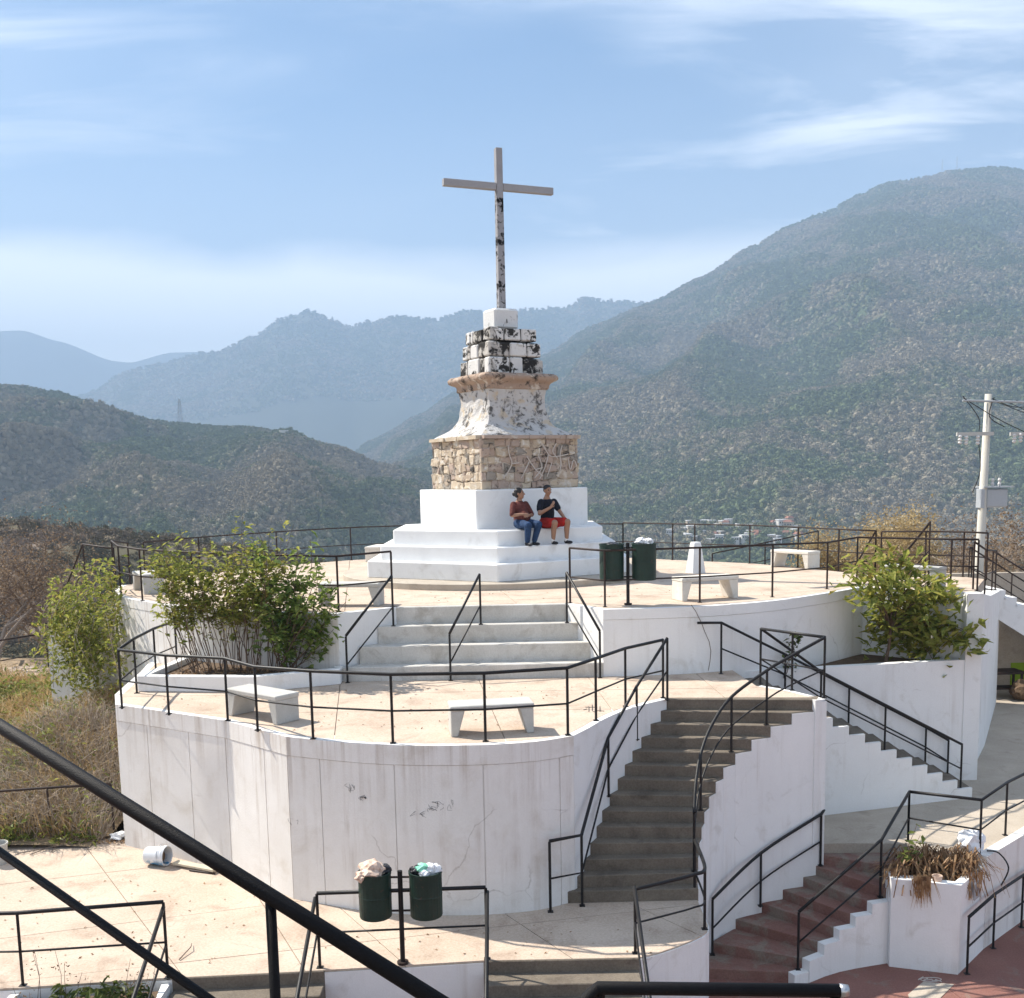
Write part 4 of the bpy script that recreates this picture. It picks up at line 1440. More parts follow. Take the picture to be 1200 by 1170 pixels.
class Ridge:
    def __init__(s, name, crest, rc, rf, zf, rb, p=1.0, amp=10, gs=200.0, stretch=2.2, mat='hill', ncol=220, nrow=70, low=0.0):
        s.crest, s.rc, s.rf, s.zf, s.rb, s.p, s.amp, s.gs, s.stretch, s.low = crest, rc, rf, zf, rb, p, amp, gs, stretch, low
        x0, x1 = crest[0][0], crest[-1][0]
        vs_, fs_ = [], []
        for j in range(nrow + 1):
            y = rf + (rb - rf) * j / nrow
            for i in range(ncol + 1):
                px = x0 + (x1 - x0) * i / ncol
                x = (px - 600) / 1250 * y
                vs_.append((x, y, s.z(x, y)))
        for j in range(nrow):
            for i in range(ncol):
                a = j * (ncol + 1) + i
                fs_.append((a, a + 1, a + ncol + 2, a + ncol + 1))
        s.o = struct(MB().add(vs_, fs_).build(name, MT[mat], smooth=True))

    def cpy(s, px):
        c = s.crest
        if px <= c[0][0]:
            return c[0][1]
        for (a, ya), (b, yb_) in zip(c, c[1:]):
            if px <= b:
                t = (px - a) / (b - a)
                t = t * t * (3 - 2 * t) * .5 + t * .5
                return ya + (yb_ - ya) * t
        return c[-1][1]

    def z(s, x, y):
        px = 600 + 1250 * x / y
        zc = D(px, s.cpy(px), s.rc).z - s.low
        t = (y - s.rf) / (s.rc - s.rf)
        env = 0
        if t <= 1:
            t = max(t, 0)
            zz = s.zf + (zc - s.zf) * (t ** s.p)
            env = 4 * t * (1 - t) + .08
        else:
            u = (y - s.rc) / (s.rb - s.rc)
            zz = zc + (s.zf - zc) * u ** 1.3
            env = .08
        q = Vector((x / s.gs, y / (s.gs * s.stretch), s.rc * .01))
        n = 1 - abs(mnoise.noise(q)) * 2.2 + mnoise.noise(q * 2.3) * .5 + mnoise.noise(q * 5.1) * .22
        return zz + (n - .55) * s.amp * env


farA = Ridge('mountain', [(-420, 392), (-150, 398), (0, 385), (48, 384), (90, 398), (150, 421), (168, 423), (215, 411), (250, 410), (330, 420), (520, 430), (700, 430), (900, 430), (1100, 440), (1500, 440)], 6200, 5500, -60, 7000, .9, 40, 900, 1.5, 'farhill', 260, 24)
farB = Ridge('mountain', [(-300, 520), (60, 490), (120, 459), (165, 434), (195, 428), (255, 413), (272, 412), (310, 396), (345, 373), (375, 363), (398, 372), (421, 383), (445, 378), (480, 371), (520, 376), (555, 364), (590, 368), (640, 362), (668, 360), (690, 349), (712, 353), (745, 354), (800, 352), (900, 356), (1100, 380), (1400, 420)], 4200, 3000, -60, 5100, .9, 55, 600, 1.5, 'farhill', 300, 30)
bigR = Ridge('mountain', [(330, 590), (400, 548), (440, 522), (500, 487), (540, 462), (600, 435), (640, 418), (700, 384), (765, 357), (820, 329), (880, 290), (920, 268), (960, 250), (1000, 229), (1030, 217), (1075, 210), (1100, 203), (1150, 199), (1200, 203), (1290, 222), (1420, 250), (1600, 330)], 2600, 640, -62, 3200, 1.05, 48, 230, 3.0, 'hill', 300, 110)
midL = Ridge('hill', [(-380, 505), (-200, 480), (-60, 456), (0, 455), (40, 457), (80, 463), (120, 475), (150, 484), (200, 496), (240, 502), (300, 507), (340, 510), (400, 526), (450, 547), (500, 563), (540, 585), (600, 615), (680, 650)], 1150, 470, -62, 1600, .8, 40, 160, 1.6, 'hill', 220, 80)
nearN = Ridge('hill', [(-420, 600), (-100, 605), (0, 612), (100, 622), (200, 634), (300, 648), (400, 668), (500, 690), (640, 700), (800, 698), (900, 690), (1000, 668), (1100, 652), (1250, 640), (1500, 630)], 175, 70, -26, 300, .8, 4, 30, 1.4, 'nearcrown', 180, 40)


def crown_proto(name, seed, mat, n=170, leaf=.25, inner=True):
    """a tree crown: clumps of leaf-sized faces over several uneven lobes"""
    r = np.random.default_rng(seed)
    lobes = [(np.array((0, 0, .35)), .62)] + [(np.array((r.uniform(-.5, .5), r.uniform(-.5, .5), r.uniform(.05, .8))), r.uniform(.28, .48)) for _ in range(4)]
    V_, F_ = [], []
    for k in range(n):
        c, rad = lobes[r.integers(len(lobes))]
        d = r.normal(size=3); d /= np.linalg.norm(d)
        if d[2] < -.5:
            d[2] *= -1
        p = c + d * rad * r.uniform(.75, 1.08) * np.array((1, 1, .85))
        nn = d + r.normal(size=3) * .45; nn /= np.linalg.norm(nn)
        u = np.cross(nn, r.normal(size=3)); u /= np.linalg.norm(u)
        v = np.cross(nn, u)
        s_ = leaf * r.uniform(.55, 1.15)
        i = len(V_)
        V_ += [tuple(p - u * s_ * .5), tuple(p + v * s_ * .38), tuple(p + u * s_ * .5 + nn * s_ * -.15), tuple(p - v * s_ * .38)]
        F_ += [(i, i + 1, i + 2, i + 3)]
    mb = MB().add(V_, F_)
    if inner:
        mb.ell((0, 0, .32), (.52, .52, .48), None, 8, 6)
    me = bpy.data.meshes.new(name)
    me.from_pydata(mb.v, [], mb.f)
    me.materials.append(mat)
    return bpy.data.objects.new(name, me)


def scatter(name, pts, protos, smin, smax, stuff_label=None):
    col = bpy.data.collections.new(name + '_kinds')
    for o in protos:
        col.objects.link(o)
    me = bpy.data.meshes.new(name)
    me.from_pydata([tuple(p) for p in pts], [], [])
    o = bpy.data.objects.new(name, me)
    COL.objects.link(o)
    ng = bpy.data.node_groups.new(name, 'GeometryNodeTree')
    ng.interface.new_socket('Geometry', in_out='INPUT', socket_type='NodeSocketGeometry')
    ng.interface.new_socket('Geometry', in_out='OUTPUT', socket_type='NodeSocketGeometry')
    n = ng.nodes
    gi, go = n.new('NodeGroupInput'), n.new('NodeGroupOutput')
    ci = n.new('GeometryNodeCollectionInfo')
    ci.inputs[0].default_value = col
    ci.inputs[1].default_value = True
    ci.inputs[2].default_value = True
    mp = n.new('GeometryNodeMeshToPoints')
    ip = n.new('GeometryNodeInstanceOnPoints')
    ip.inputs['Pick Instance'].default_value = True
    rv = n.new('FunctionNodeRandomValue'); rv.data_type = 'FLOAT_VECTOR'
    rv.inputs[0].default_value = (-.12, -.12, 0)
    rv.inputs[1].default_value = (.12, .12, 6.283)
    sv = n.new('FunctionNodeRandomValue'); sv.data_type = 'FLOAT_VECTOR'
    sv.inputs[0].default_value = (smin, smin, smin * .8)
    sv.inputs[1].default_value = (smax, smax, smax * 1.05)
    ids = n.new('FunctionNodeRandomValue'); ids.data_type = 'INT'
    ids.inputs[4].default_value = 0
    ids.inputs[5].default_value = len(protos) - 1
    lk = ng.links.new
    lk(gi.outputs[0], mp.inputs[0])
    lk(mp.outputs[0], ip.inputs['Points'])
    lk(ci.outputs[0], ip.inputs['Instance'])
    lk(rv.outputs[0], ip.inputs['Rotation'])
    lk(sv.outputs[0], ip.inputs['Scale'])
    lk(ids.outputs[2], ip.inputs['Instance Index'])
    lk(ip.outputs[0], go.inputs[0])
    md = o.modifiers.new('scatter', 'NODES')
    md.node_group = ng
    return stuff(o)


def hill_points(rd, n, px0, px1, y0, y1, lift=0.0, seed=1, pw=1.0):
    r = np.random.default_rng(seed)
    out_ = []
    for u, v in r.random((n, 2)):
        y = y0 + (y1 - y0) * v ** pw
        x = ((px0 + (px1 - px0) * u) - 600) / 1250 * y
        out_.append((x, y, rd.z(x, y) + lift))
    return out_


protos = [crown_proto('crown_kind', i, MT['crown']) for i in range(5)]
nprotos = [crown_proto('wood_kind', 20 + i, MT['nearcrown'], 260, .17, False) for i in range(5)]
scatter('forest', hill_points(bigR, 85000, 420, 1270, 680, 2630, -1, 3, .8), protos, 4.0, 8.0)
scatter('forest', hill_points(bigR, 14000, 420, 1270, 642, 1000, -.8, 13, .9), protos, 2.2, 4.6)
scatter('forest', hill_points(midL, 38000, -60, 640, 520, 1170, -.5, 4, .8), protos, 2.4, 5.6)
scatter('forest', hill_points(farB, 9000, 60, 860, 3500, 4230, -3, 5), protos, 7, 15)
npts = [p for p in hill_points(nearN, 5200, -80, 1260, 85, 180, -.4, 6, .8)]
scatter('forest', npts, nprotos, .9, 2.1)

# ---- town in the valley: find the spot on the hillside seen through each pixel
def on_hill(rd, px, py):
    prev = None
    y = rd.rf + 2
    while y < rd.rc:
        p = D(px, py, y)
        if p.z <= rd.z(p.x, p.y):
            return p
        y += 4
    return None


MT['house1'] = plain('pale_house_wall', (.58, .56, .52), .9, 0, .1, .2, .2)
MT['house2'] = plain('cream_house_wall', (.40, .34, .26), .9, 0, .1, .2, .2)
MT['roof1'] = plain('white_flat_roof', (.60, .60, .60), .9, 0, .1, .2, .2)
MT['roof2'] = plain('brick_red_roof', (.26, .13, .09), .9, 0, .15, .2, .2)
MT['pane'] = plain('dark_window_pane', (.03, .035, .04), .2)
hr = random.Random(5)
hspots = [(812, 633), (826, 626), (838, 630), (848, 618), (856, 626), (868, 622), (878, 619), (886, 628), (893, 616), (897, 632), (906, 622), (915, 617), (922, 628), (862, 634), (872, 632), (840, 622), (803, 622), (766, 634), (930, 621), (910, 632), (785, 628), (943, 626)] + [(hr.uniform(806, 938), hr.uniform(612, 637)) for _ in range(26)]
for i, (px, py) in enumerate(hspots):
    g = on_hill(bigR, px, py + 4)
    if g is None:
        continue
    w_, d_, h_ = hr.uniform(3.4, 6.2), hr.uniform(3.4, 5), hr.choice([2.3, 2.5, 4.4])
    red = i % 5 == 2
    desc = ('two storey ' if h_ > 5 else 'low ') + ('white' if i % 3 else 'cream') + (' red roofed' if red else ' flat roofed')
    t = thing('house', 'tiny ' + desc + ' house of the town in the valley', 'house', tuple(g), 'valley town ' + desc + ' houses')
    g = g + Vector((0, 0, 2.2))
    rz_ = hr.uniform(-.6, .6)
    MB().box((g.x, g.y, g.z + h_ / 2 - 2), (w_, d_, h_ + 4), rz_).build('wall', MT['house1' if i % 3 else 'house2'], t)
    if red:
        MB().box((g.x, g.y, g.z + h_ + .7), (w_ + .8, d_ + .8, 1.4), rz_, .55).build('roof', MT['roof2'], t)
    else:
        MB().box((g.x, g.y, g.z + h_ + .15), (w_ + .5, d_ + .5, .5), rz_).build('roof', MT['roof1'], t)
    for k in (-.28, .05, .3):
        q = Vector((k * w_ * math.cos(rz_) + (d_ / 2 + .03) * math.sin(rz_), k * w_ * math.sin(rz_) - (d_ / 2 + .03) * math.cos(rz_), 0))
        MB().box((g.x + q.x, g.y + q.y, g.z + h_ * .62), (.9, .12, 1.0), rz_).build('window', MT['pane'], t)
g = on_hill(midL, 333, 512) or D(333, 510, 1150)
t = thing('house', 'lone small house on the crest of the wooded hill', 'house', tuple(g))
MB().box((g.x, g.y, g.z + 1.5), (7, 5, 7), .3).build('wall', MT['house1'], t)
MB().box((g.x, g.y, g.z + 5.2), (7.6, 5.6, .5), .3).build('roof', MT['roof1'], t)

# ---- lattice towers
def lattice(g, h, w0, label, name='transmission_tower', cat='tower', arms=True):
    t = thing(name, label, cat, tuple(g))
    w1 = w0 * .25
    for sx_ in (-1, 1):
        for sy_ in (-1, 1):
            MB().tube([(g.x + sx_ * w0 / 2, g.y + sy_ * w0 / 2, g.z - 2), (g.x + sx_ * w1 / 2, g.y + sy_ * w1 / 2, g.z + h)], w0 * .045, 4).build('leg', MT['trafo'], t)
    br = MB()
    n = 6
    for i in range(n):
        za_, zb_ = g.z + h * i / n, g.z + h * (i + 1) / n
        wa, wb = lerp(w0, w1, i / n) / 2, lerp(w0, w1, (i + 1) / n) / 2
        for s in (-1, 1):
            br.tube([(g.x - wa, g.y + s * wa, za_), (g.x + wb, g.y + s * wb, zb_)], w0 * .03, 3)
            br.tube([(g.x + wa, g.y + s * wa, za_), (g.x - wb, g.y + s * wb, zb_)], w0 * .03, 3)
    br.build('bracing', MT['trafo'], t)
    if arms:
        for k in (.78, .9):
            MB().tube([(g.x - w0 * .55, g.y, g.z + h * k), (g.x + w0 * .55, g.y, g.z + h * k)], w0 * .05, 4).build('cross_arm', MT['trafo'], t)


g = D(211, 488, 1160); lattice(Vector((g.x, g.y, midL.z(g.x, g.y))), 30, 5.5, 'grey lattice pylon rising from the wooded hill')
for px in (1104, 1121):
    g = D(px, 203, 2600); lattice(Vector((g.x, g.y, bigR.z(g.x, g.y) + 3)), 30, 3.4, 'thin radio mast on the summit of the high mountain', 'radio_mast', 'mast', False)
for o in [o for o in COL.objects if o.name.startswith('radio_mast')]:
    o['group'] = 'summit masts'

# ---- haze: the air over the valley
hz = MB().bbox(-9000, 9000, -1200, 7400, -140, 960).build('haze')
stuff(hz)
hm = bpy.data.materials.new('haze_air')
hm.use_nodes = True
for n in list(hm.node_tree.nodes):
    if n.type == 'BSDF_PRINCIPLED':
        hm.node_tree.nodes.remove(n)
pv = hm.node_tree.nodes.new('ShaderNodeVolumePrincipled')
pv.inputs['Color'].default_value = (.40, .55, .76, 1)
pv.inputs['Density'].default_value = 3.1e-4
pv.inputs['Anisotropy'].default_value = .0
hm.node_tree.links.new(pv.outputs[0], [n for n in hm.node_tree.nodes if n.type == 'OUTPUT_MATERIAL'][0].inputs['Volume'])
hz.data.materials.append(hm)
hz.display_type = 'WIRE'

# ================================================================== PLANTS
def rnd_dir(r):
    v = r.normal(size=3)
    return v / np.linalg.norm(v)


def leaves_mesh(name, centers, norms, size, mat, parent, r, aspect=.45, droop=.0, jit=.35, cup=.25):
    """one diamond of two faces per leaf"""
    n = len(centers)
    C_ = np.asarray(centers, float)
    Nn = np.asarray(norms, float)
    Nn /= np.linalg.norm(Nn, axis=1, keepdims=True) + 1e-9
    rv = r.normal(size=(n, 3))
    rv[:, 2] -= droop
    T = rv - Nn * (rv * Nn).sum(1, keepdims=True)
    T /= np.linalg.norm(T, axis=1, keepdims=True) + 1e-9
    B_ = np.cross(Nn, T)
    s = size * (1 + jit * r.uniform(-1, 1, (n, 1)))
    base = C_ - T * s * .5
    tip = C_ + T * s * .5 - Nn * s * cup * .5
    lf = C_ + B_ * s * aspect * .5 + Nn * s * cup * .3 - T * s * .08
    rt = C_ - B_ * s * aspect * .5 + Nn * s * cup * .3 - T * s * .08
    V_ = np.stack([base, lf, tip, rt], 1).reshape(-1, 3)
    o = ORG[parent] if parent is not None else Vector((0, 0, 0))
    V_ = V_ - np.array(o)
    i = np.arange(n) * 4
    Fc = np.concatenate([np.stack([i, i + 2, i + 1], 1), np.stack([i, i + 3, i + 2], 1)])
    me = bpy.data.meshes.new(name)
    me.from_pydata(V_.tolist(), [], Fc.tolist())
    me.materials.append(mat)
    ob = bpy.data.objects.new(name, me)
    COL.objects.link(ob)
    if parent is not None:
        ob.parent = parent
        ORG[ob] = ORG[parent].copy()
    else:
        ORG[ob] = Vector((0, 0, 0))
    return ob


def stem_path(a, b, r, wob=.08, n=6):
    a, b = np.array(a, float), np.array(b, float)
    pts = []
    off = np.zeros(3)
    for i in range(n + 1):
        t = i / n
        p = a + (b - a) * t
        if 0 < i:
            off = off + r.normal(size=3) * wob * np.linalg.norm(b - a) / n
        p = p + off
        p[2] += 0
        pts.append(p)
    return pts


def shrub(name, label, base_pts, tips, mat, seed, leaf=.11, per=26, spread=.16, leaf_from=.45, stem_r=.014, droop=.3, cat='shrub', group=None, stemmat='stem', up=.8, twigs=3, wob=.16, jit=.4):
    r = np.random.default_rng(seed)
    b0 = base_pts[0]
    t = thing(name, label, cat, tuple(b0), group)
    st_ = MB()
    cen, nor = [], []
    for k, tip in enumerate(tips):
        bp = base_pts[k % len(base_pts)]
        pts = stem_path(bp, tip, r, wob)
        n = len(pts)
        st_.tube(pts, [stem_r * (1 - .7 * i / (n - 1)) for i in range(n)], 5)
        for tw in range(twigs):
            i0 = r.uniform(leaf_from, .95) * (n - 1)
            p = np.array(pts[int(i0)])
            d = rnd_dir(r); d[2] = abs(d[2]) * .6 + .1
            q = p + d * spread * r.uniform(1.2, 2.6)
            st_.tube([p, (p + q) / 2 + rnd_dir(r) * .02, q], [stem_r * .4, stem_r * .3, stem_r * .15], 4, False)
            for m in range(per // 2):
                u = r.uniform(.3, 1.08)
                c = p + (q - p) * u + r.normal(size=3) * spread * .32
                cen.append(c); nn = rnd_dir(r); nn[2] = abs(nn[2]) + up; nor.append(nn)
        for m in range(per):
            u = r.uniform(leaf_from, 1.0) ** .8
            i0 = min(n - 2, int(u * (n - 1)))
            p = np.array(pts[i0]) + (np.array(pts[i0 + 1]) - np.array(pts[i0])) * r.random()
            cen.append(p + r.normal(size=3) * spread * .6)
            nn = rnd_dir(r); nn[2] = abs(nn[2]) + up; nor.append(nn)
    st_.build('stems', MT[stemmat], t)
    leaves_mesh('foliage', cen, nor, leaf, MT[mat], t, r, .5, droop, jit)
    return t


r0 = np.random.default_rng(3)
zsoil = PLZ - .1


def px_tip(px, py, dep, jd=.5):
    return tuple(D(px, py, dep + r0.uniform(-jd, jd)))


# bushy shrub in the long planter
bases = [(x, y, zsoil - .03) for x, y in zip(r0.uniform(-5.75, -4.2, 40), r0.uniform(18.1, 18.95, 40))]
bases = [b for b in bases]
tips = [px_tip(r0.uniform(172, 340), r0.uniform(612, 690), 18.8, .6) for _ in range(46)] + [px_tip(x, y, 18.8, .3) for x, y in ((185, 622), (258, 612), (192, 640), (215, 628), (300, 618), (345, 640), (180, 650), (240, 632), (280, 626), (325, 630))]
tips.sort(key=lambda p: p[0]); bases.sort(key=lambda p: p[0])
bs2 = [bases[min(len(bases) - 1, int(i * len(bases) / len(tips)))] for i in range(len(tips))]
shrub('leafy_shrub', 'wide bushy yellow green shrub with many thin stems in the long planter', bs2, tips, 'leaf', 21, .105, 24, .19, .48, .009, .3, twigs=5, jit=.6)
bases = [(x, y, zsoil - .03) for x, y in zip(r0.uniform(-4.15, -3.75, 8), r0.uniform(18.1, 18.45, 8))]
tips = [px_tip(x, y, 18.3, .35) for x, y in ((300, 612), (304, 640), (318, 632), (335, 650), (350, 640), (372, 632), (348, 668), (378, 660), (392, 672), (385, 700), (402, 712), (330, 690), (320, 715), (312, 735), (360, 700), (372, 740), (345, 720), (330, 745), (365, 672), (310, 700), (340, 610 + 70), (390, 735), (355, 655))]
shrub('leafy_shrub', 'upright fresh green shrub in the long planter beside the broad steps', bases, tips, 'leaf2', 22, .13, 26, .18, .38, .012, .3, twigs=4, jit=.6)
# litter of dry leaves in the planter
rr_ = np.random.default_rng(8)
cs = [(x, y, zsoil + rr_.uniform(0, .06)) for x, y in zip(rr_.uniform(-5.9, -3.6, 420), rr_.uniform(17.95, 18.7, 420))]
ob = leaves_mesh('dry_leaf_litter', cs, [(rr_.normal() * .4, rr_.normal() * .4, 1) for _ in cs], .07, MT['dryleaf'], None, rr_)
stuff(ob)

# shrub in the niche: long drooping branches with big leaves
tn = thing('leafy_shrub', 'drooping green shrub with large leaves filling the white niche planter', 'shrub', (7.05, 19.9, ZM - .16))
rn = np.random.default_rng(31)
mb_ = MB()
cen, nor = [], []
b0 = np.array((7.05, 19.9, ZM - .2))
fork = np.array(D(1044, 735, 19.9))
mb_.tube([b0, b0 * .5 + fork * .5 + np.array((.02, 0, 0)), fork], [.035, .03, .027], 6)
tips = [(1000, 668), (1012, 660), (1040, 650), (1060, 652), (1080, 662), (1100, 680), (992, 684), (1015, 690), (1045, 672), (1070, 690), (1095, 695), (1110, 690),
        (1025, 738), (1020, 755), (1045, 735), (1070, 725), (1090, 735), (1110, 745), (1130, 748), (1150, 752), (1140, 744), (1085, 755), (1060, 760), (1075, 775), (1100, 765), (1055, 745), (1105, 750), (1124, 758), (1030, 722), (1096, 778), (1120, 705), (1035, 662), (1088, 712), (1050, 702), (1115, 668 + 25)]
for (tx, ty) in tips:
    tip = np.array(D(tx, ty, (19.75 + rn.uniform(-.55, .55)) if tx < 1112 else 19.25))
    midp = fork * .45 + tip * .55
    midp[2] += .22
    path = [np.array(p) for p in catmull([tuple(fork), tuple(midp), tuple(tip)], 5)]
    mb_.tube(path, [.016 * (1 - .8 * i / (len(path) - 1)) for i in range(len(path))], 5)
    for p in path[4:]:
        for k in range(6):
            c = p + rn.normal(size=3) * .135
            c[2] -= abs(rn.normal()) * .05
            cen.append(c); nn = rnd_dir(rn); nn[2] = abs(nn[2]) + .7; nor.append(nn)
mb_.build('stems', MT['stem'], tn)
leaves_mesh('foliage', cen, nor, .23, MT['leaf'], tn, rn, .42, .9, .55)

# small weeds rooted in the wall by the straight stair
shrub('wall_weed', 'little green weed in the corner of wall and straight stair', [tuple(P(935, 802, ZM - .05) + Vector((.1, 1.3, -.15)))], [tuple(D(x, y, 19.0)) for x, y in ((930, 752), (938, 748), (942, 745), (925, 778), (932, 782), (936, 760))], 'leafd', 41, .13, 7, .07, .5, .008, cat='weed', twigs=1)

# vines over the left wall
tv = thing('vine', 'green vines hanging over the wall beyond the middle terrace', 'vine', (-8.6, 21.5, .9))
rv_ = np.random.default_rng(44)
mv = MB()
cen, nor = [], []
for k in range(46):
    px = rv_.uniform(66, 138)
    py = 668 + (138 - px) * .35 + rv_.uniform(0, 62)
    dep = 21.6 + rv_.uniform(-.6, .8) + (138 - px) * .012
    a_ = np.array(D(px, py, dep))
    b_ = a_ + np.array((rv_.normal() * .35, rv_.normal() * .25 - .2, -rv_.uniform(.5, 1.7)))
    m_ = (a_ + b_) / 2 + np.array((rv_.normal() * .15, -.18, .12))
    path = [np.array(p) for p in catmull([tuple(a_), tuple(m_), tuple(b_)], 4)]
    mv.tube(path, .006, 4, False)
    for p in path:
        for j in range(7):
            cen.append(p + rv_.normal(size=3) * .13); nn = rnd_dir(rv_); nn[2] = abs(nn[2]) + .5; nn[1] -= .3; nor.append(nn)
for k in range(260):
    px, py = rv_.uniform(56, 134), rv_.uniform(655, 700)
    c = np.array(D(px, py, 22 + rv_.uniform(-.6, .8)))
    if py > 660 + (95 - px) * .5:
        cen.append(c); nn = rnd_dir(rv_); nn[2] = abs(nn[2]) + .7; nor.append(nn)
mv.build('stems', MT['twigpale'], tv)
leaves_mesh('foliage', cen, nor, .14, MT['leaf'], tv, rv_, .42, .6)
# the pale crumbling wall the vines hang on
ww = MB()
ww.wall([(-11.2, 25.6), (-10.3, 23.4), (-8.75, 22.6)], -.3, [1.7, 2.6, 3.2], .35)
tag(ww.build('old_wall', MT['dirtywhite']), 'pale crumbling wall half hidden under green vines', 'wall')


# ---- bare and dry trees
def bare_tree(label, base, h, seed, mat='twig', spread=.9, levels=5, leafmat_=None, leafn=0, leafs=.1, name='bare_tree', r0_=.09, group=None, fol='foliage'):
    r = random.Random(seed)
    t = thing(name, label, 'tree', tuple(base), group)
    tr, tw = MB(), MB()
    ends = []

    def grow(p, d, ln, rad, lev):
        pts = [p]
        q = p.copy()
        dd = d.copy()
        for i in range(3):
            dd = (dd + Vector((r.gauss(0, .16), r.gauss(0, .16), r.gauss(.02, .10)))).normalized()
            q = q + dd * ln / 3
            pts.append(q.copy())
        (tr if lev <= 1 else tw).tube(pts, [rad, rad * .9, rad * .78, rad * .62], 6 if lev <= 1 else 3, False)
        if lev >= levels:
            ends.append(q); return
        for k in range(r.choice([2, 3, 3]) if lev else 4):
            nd = (dd * r.uniform(.5, 1.0) + Vector((r.gauss(0, 1), r.gauss(0, 1), r.gauss(.15, .6))).normalized() * spread).normalized()
            src = pts[r.choice([1, 2, 3, 3])] if lev else pts[r.choice([2, 3, 3])]
            grow(src, nd, ln * r.uniform(.58, .82), rad * .58, lev + 1)
    grow(Vector(base), Vector((r.gauss(0, .1), r.gauss(0, .1), 1)).normalized(), h * .36, r0_, 0)
    tr.build('trunk', MT['bark'], t)
    tw.build('branches', MT[mat], t)
    if leafmat_:
        rr2 = np.random.default_rng(seed)
        cen, nor = [], []
        for e in ends:
            for k in range(leafn):
                cen.append(np.array(e) + rr2.normal(size=3) * .34); nn = rnd_dir(rr2); nn[2] = abs(nn[2]) + .4; nor.append(nn)
        leaves_mesh(fol, cen, nor, leafs, MT[leafmat_], t, rr2, .5, .3)
    return t


for i, (x, y, z, h, mt, lab) in enumerate([(-13.6, 27.5, .6, 5.0, 'twig', 'bare grey brown tree with a dense tangle of twigs next to the path railing'), (-12.7, 29.5, .6, 4.3, 'twig', 'smaller bare tree behind the vine covered wall'),
                                           (-15.5, 30.5, .4, 5.4, 'twigpale', 'pale barked bare tree with long arching branch behind the path'), (-16.8, 28.2, .2, 5.2, 'twig', 'bare tree beyond the end of the pale path'),
                                           (-14.2, 32.5, .0, 4.6, 'twig', 'bare tree lower down the slope behind the other bare trees')]):
    bare_tree(lab, (x, y, z - .1), h, 60 + i, mt, 1.0, 6, 'browncrown', 4, .075)
g1 = D(1045, 700, 40)
bare_tree('broad golden dry tree beyond the far railing', (g1.x, g1.y, -3.5), 8.9, 71, 'twigpale', 1.1, 5, 'gold', 130, .13, 'dry_tree', .10)
g1 = D(1000, 700, 43)
bare_tree('smaller golden dry tree leaning over the path below the far railing', (g1.x, g1.y, -3.6), 8.0, 72, 'twigpale', 1.1, 5, 'gold', 110, .13, 'dry_tree', .09)
g1 = D(1100, 700, 36)
bare_tree('golden brown dry tree directly behind the landing rails', (g1.x, g1.y, -2.8), 7.0, 73, 'twigpale', 1.1, 5, 'gold', 90, .12, 'dry_tree', .08)
g1 = D(1172, 700, 35)
bare_tree('brown twiggy dry tree behind the electricity pole', (g1.x, g1.y, -2.6), 8.4, 74, 'twigpale', 1.1, 6, 'browncrown', 14, .10, 'dry_tree', .08)
g1 = D(1230, 700, 38)
bare_tree('brown dry tree at the end of the row behind the outside steps', (g1.x, g1.y, -2.8), 8.4, 75, 'twigpale', 1.1, 5, 'browncrown', 50, .11, 'dry_tree', .08)
g1 = D(706, 660, 38)
bare_tree('thin half dry tree just behind the monument', (g1.x, g1.y, -3.2), 7.0, 76, 'twigpale', .9, 5, 'weed', 10, .14, 'dry_tree', .07)

# ---- dry bank: straw grass, weeds, sticks
rg = np.random.default_rng(50)


def blades(name, pts, hgt, wdt, mat, lean=.5):
    V_, F_ = [], []
    for (x, y, z) in pts:
        h = hgt * rg.uniform(.4, 1.25)
        a = rg.uniform(0, 6.283)
        dx, dy = math.cos(a), math.sin(a)
        ln = rg.normal() * lean * h
        lx, ly = rg.normal() * lean * h, ln
        i = len(V_)
        mx, my, mz = x + lx * .40, y + ly * .40, z + h * .68
        V_ += [(x - dx * wdt, y - dy * wdt, z), (x + dx * wdt, y + dy * wdt, z), (mx + dx * wdt * .7, my + dy * wdt * .7, mz), (mx - dx * wdt * .7, my - dy * wdt * .7, mz), (x + lx, y + ly, z + h * (1 - .12 * abs(rg.normal())))]
        F_ += [(i, i + 1, i + 2, i + 3), (i + 3, i + 2, i + 4)]
    return stuff(MB().add(V_, F_).build(name, MT[mat]))


def bank_pts(n, x0, x1, y0, y1, pred=None):
    o_ = []
    while len(o_) < n:
        x, y = rg.uniform(x0, x1), rg.uniform(y0, y1)
        if pred is None or rg.random() < pred(x, y):
            o_.append((x, y, bank_z(x, y) - .02))
    return o_


def clump(sc, th):
    return lambda x, y: max(.14, smooth01((mnoise.noise(Vector((x * sc, y * sc, 9))) + th) * 2.2))


blades('dry_grass', bank_pts(42000, -17, -6.95, 16.84, 27, clump(.8, .28)), .48, .008, 'straw', .55)
blades('dry_undergrowth', bank_pts(14000, -14, -6.8, 16.84, 20.5), .65, .006, 'twigpale', .7)
wp = bank_pts(2300, -14, -6.95, 17.0, 25.0, clump(.55, .08)) + [(x, y, .0) for x, y in zip(rg.uniform(-11, -6.9, 110), 16.72 + np.abs(rg.normal(size=110)) * .15)]
cen, nor = [], []
for (x, y, z) in wp:
    for k in range(7):
        cen.append((x + rg.normal() * .10, y + rg.normal() * .10, z + abs(rg.normal()) * .20 + .05)); nn = rnd_dir(rg); nn[2] = abs(nn[2]) + .5; nor.append(nn)
stuff(leaves_mesh('bank_weeds', cen, nor, .125, MT['weed'], None, rg, .4, .5))
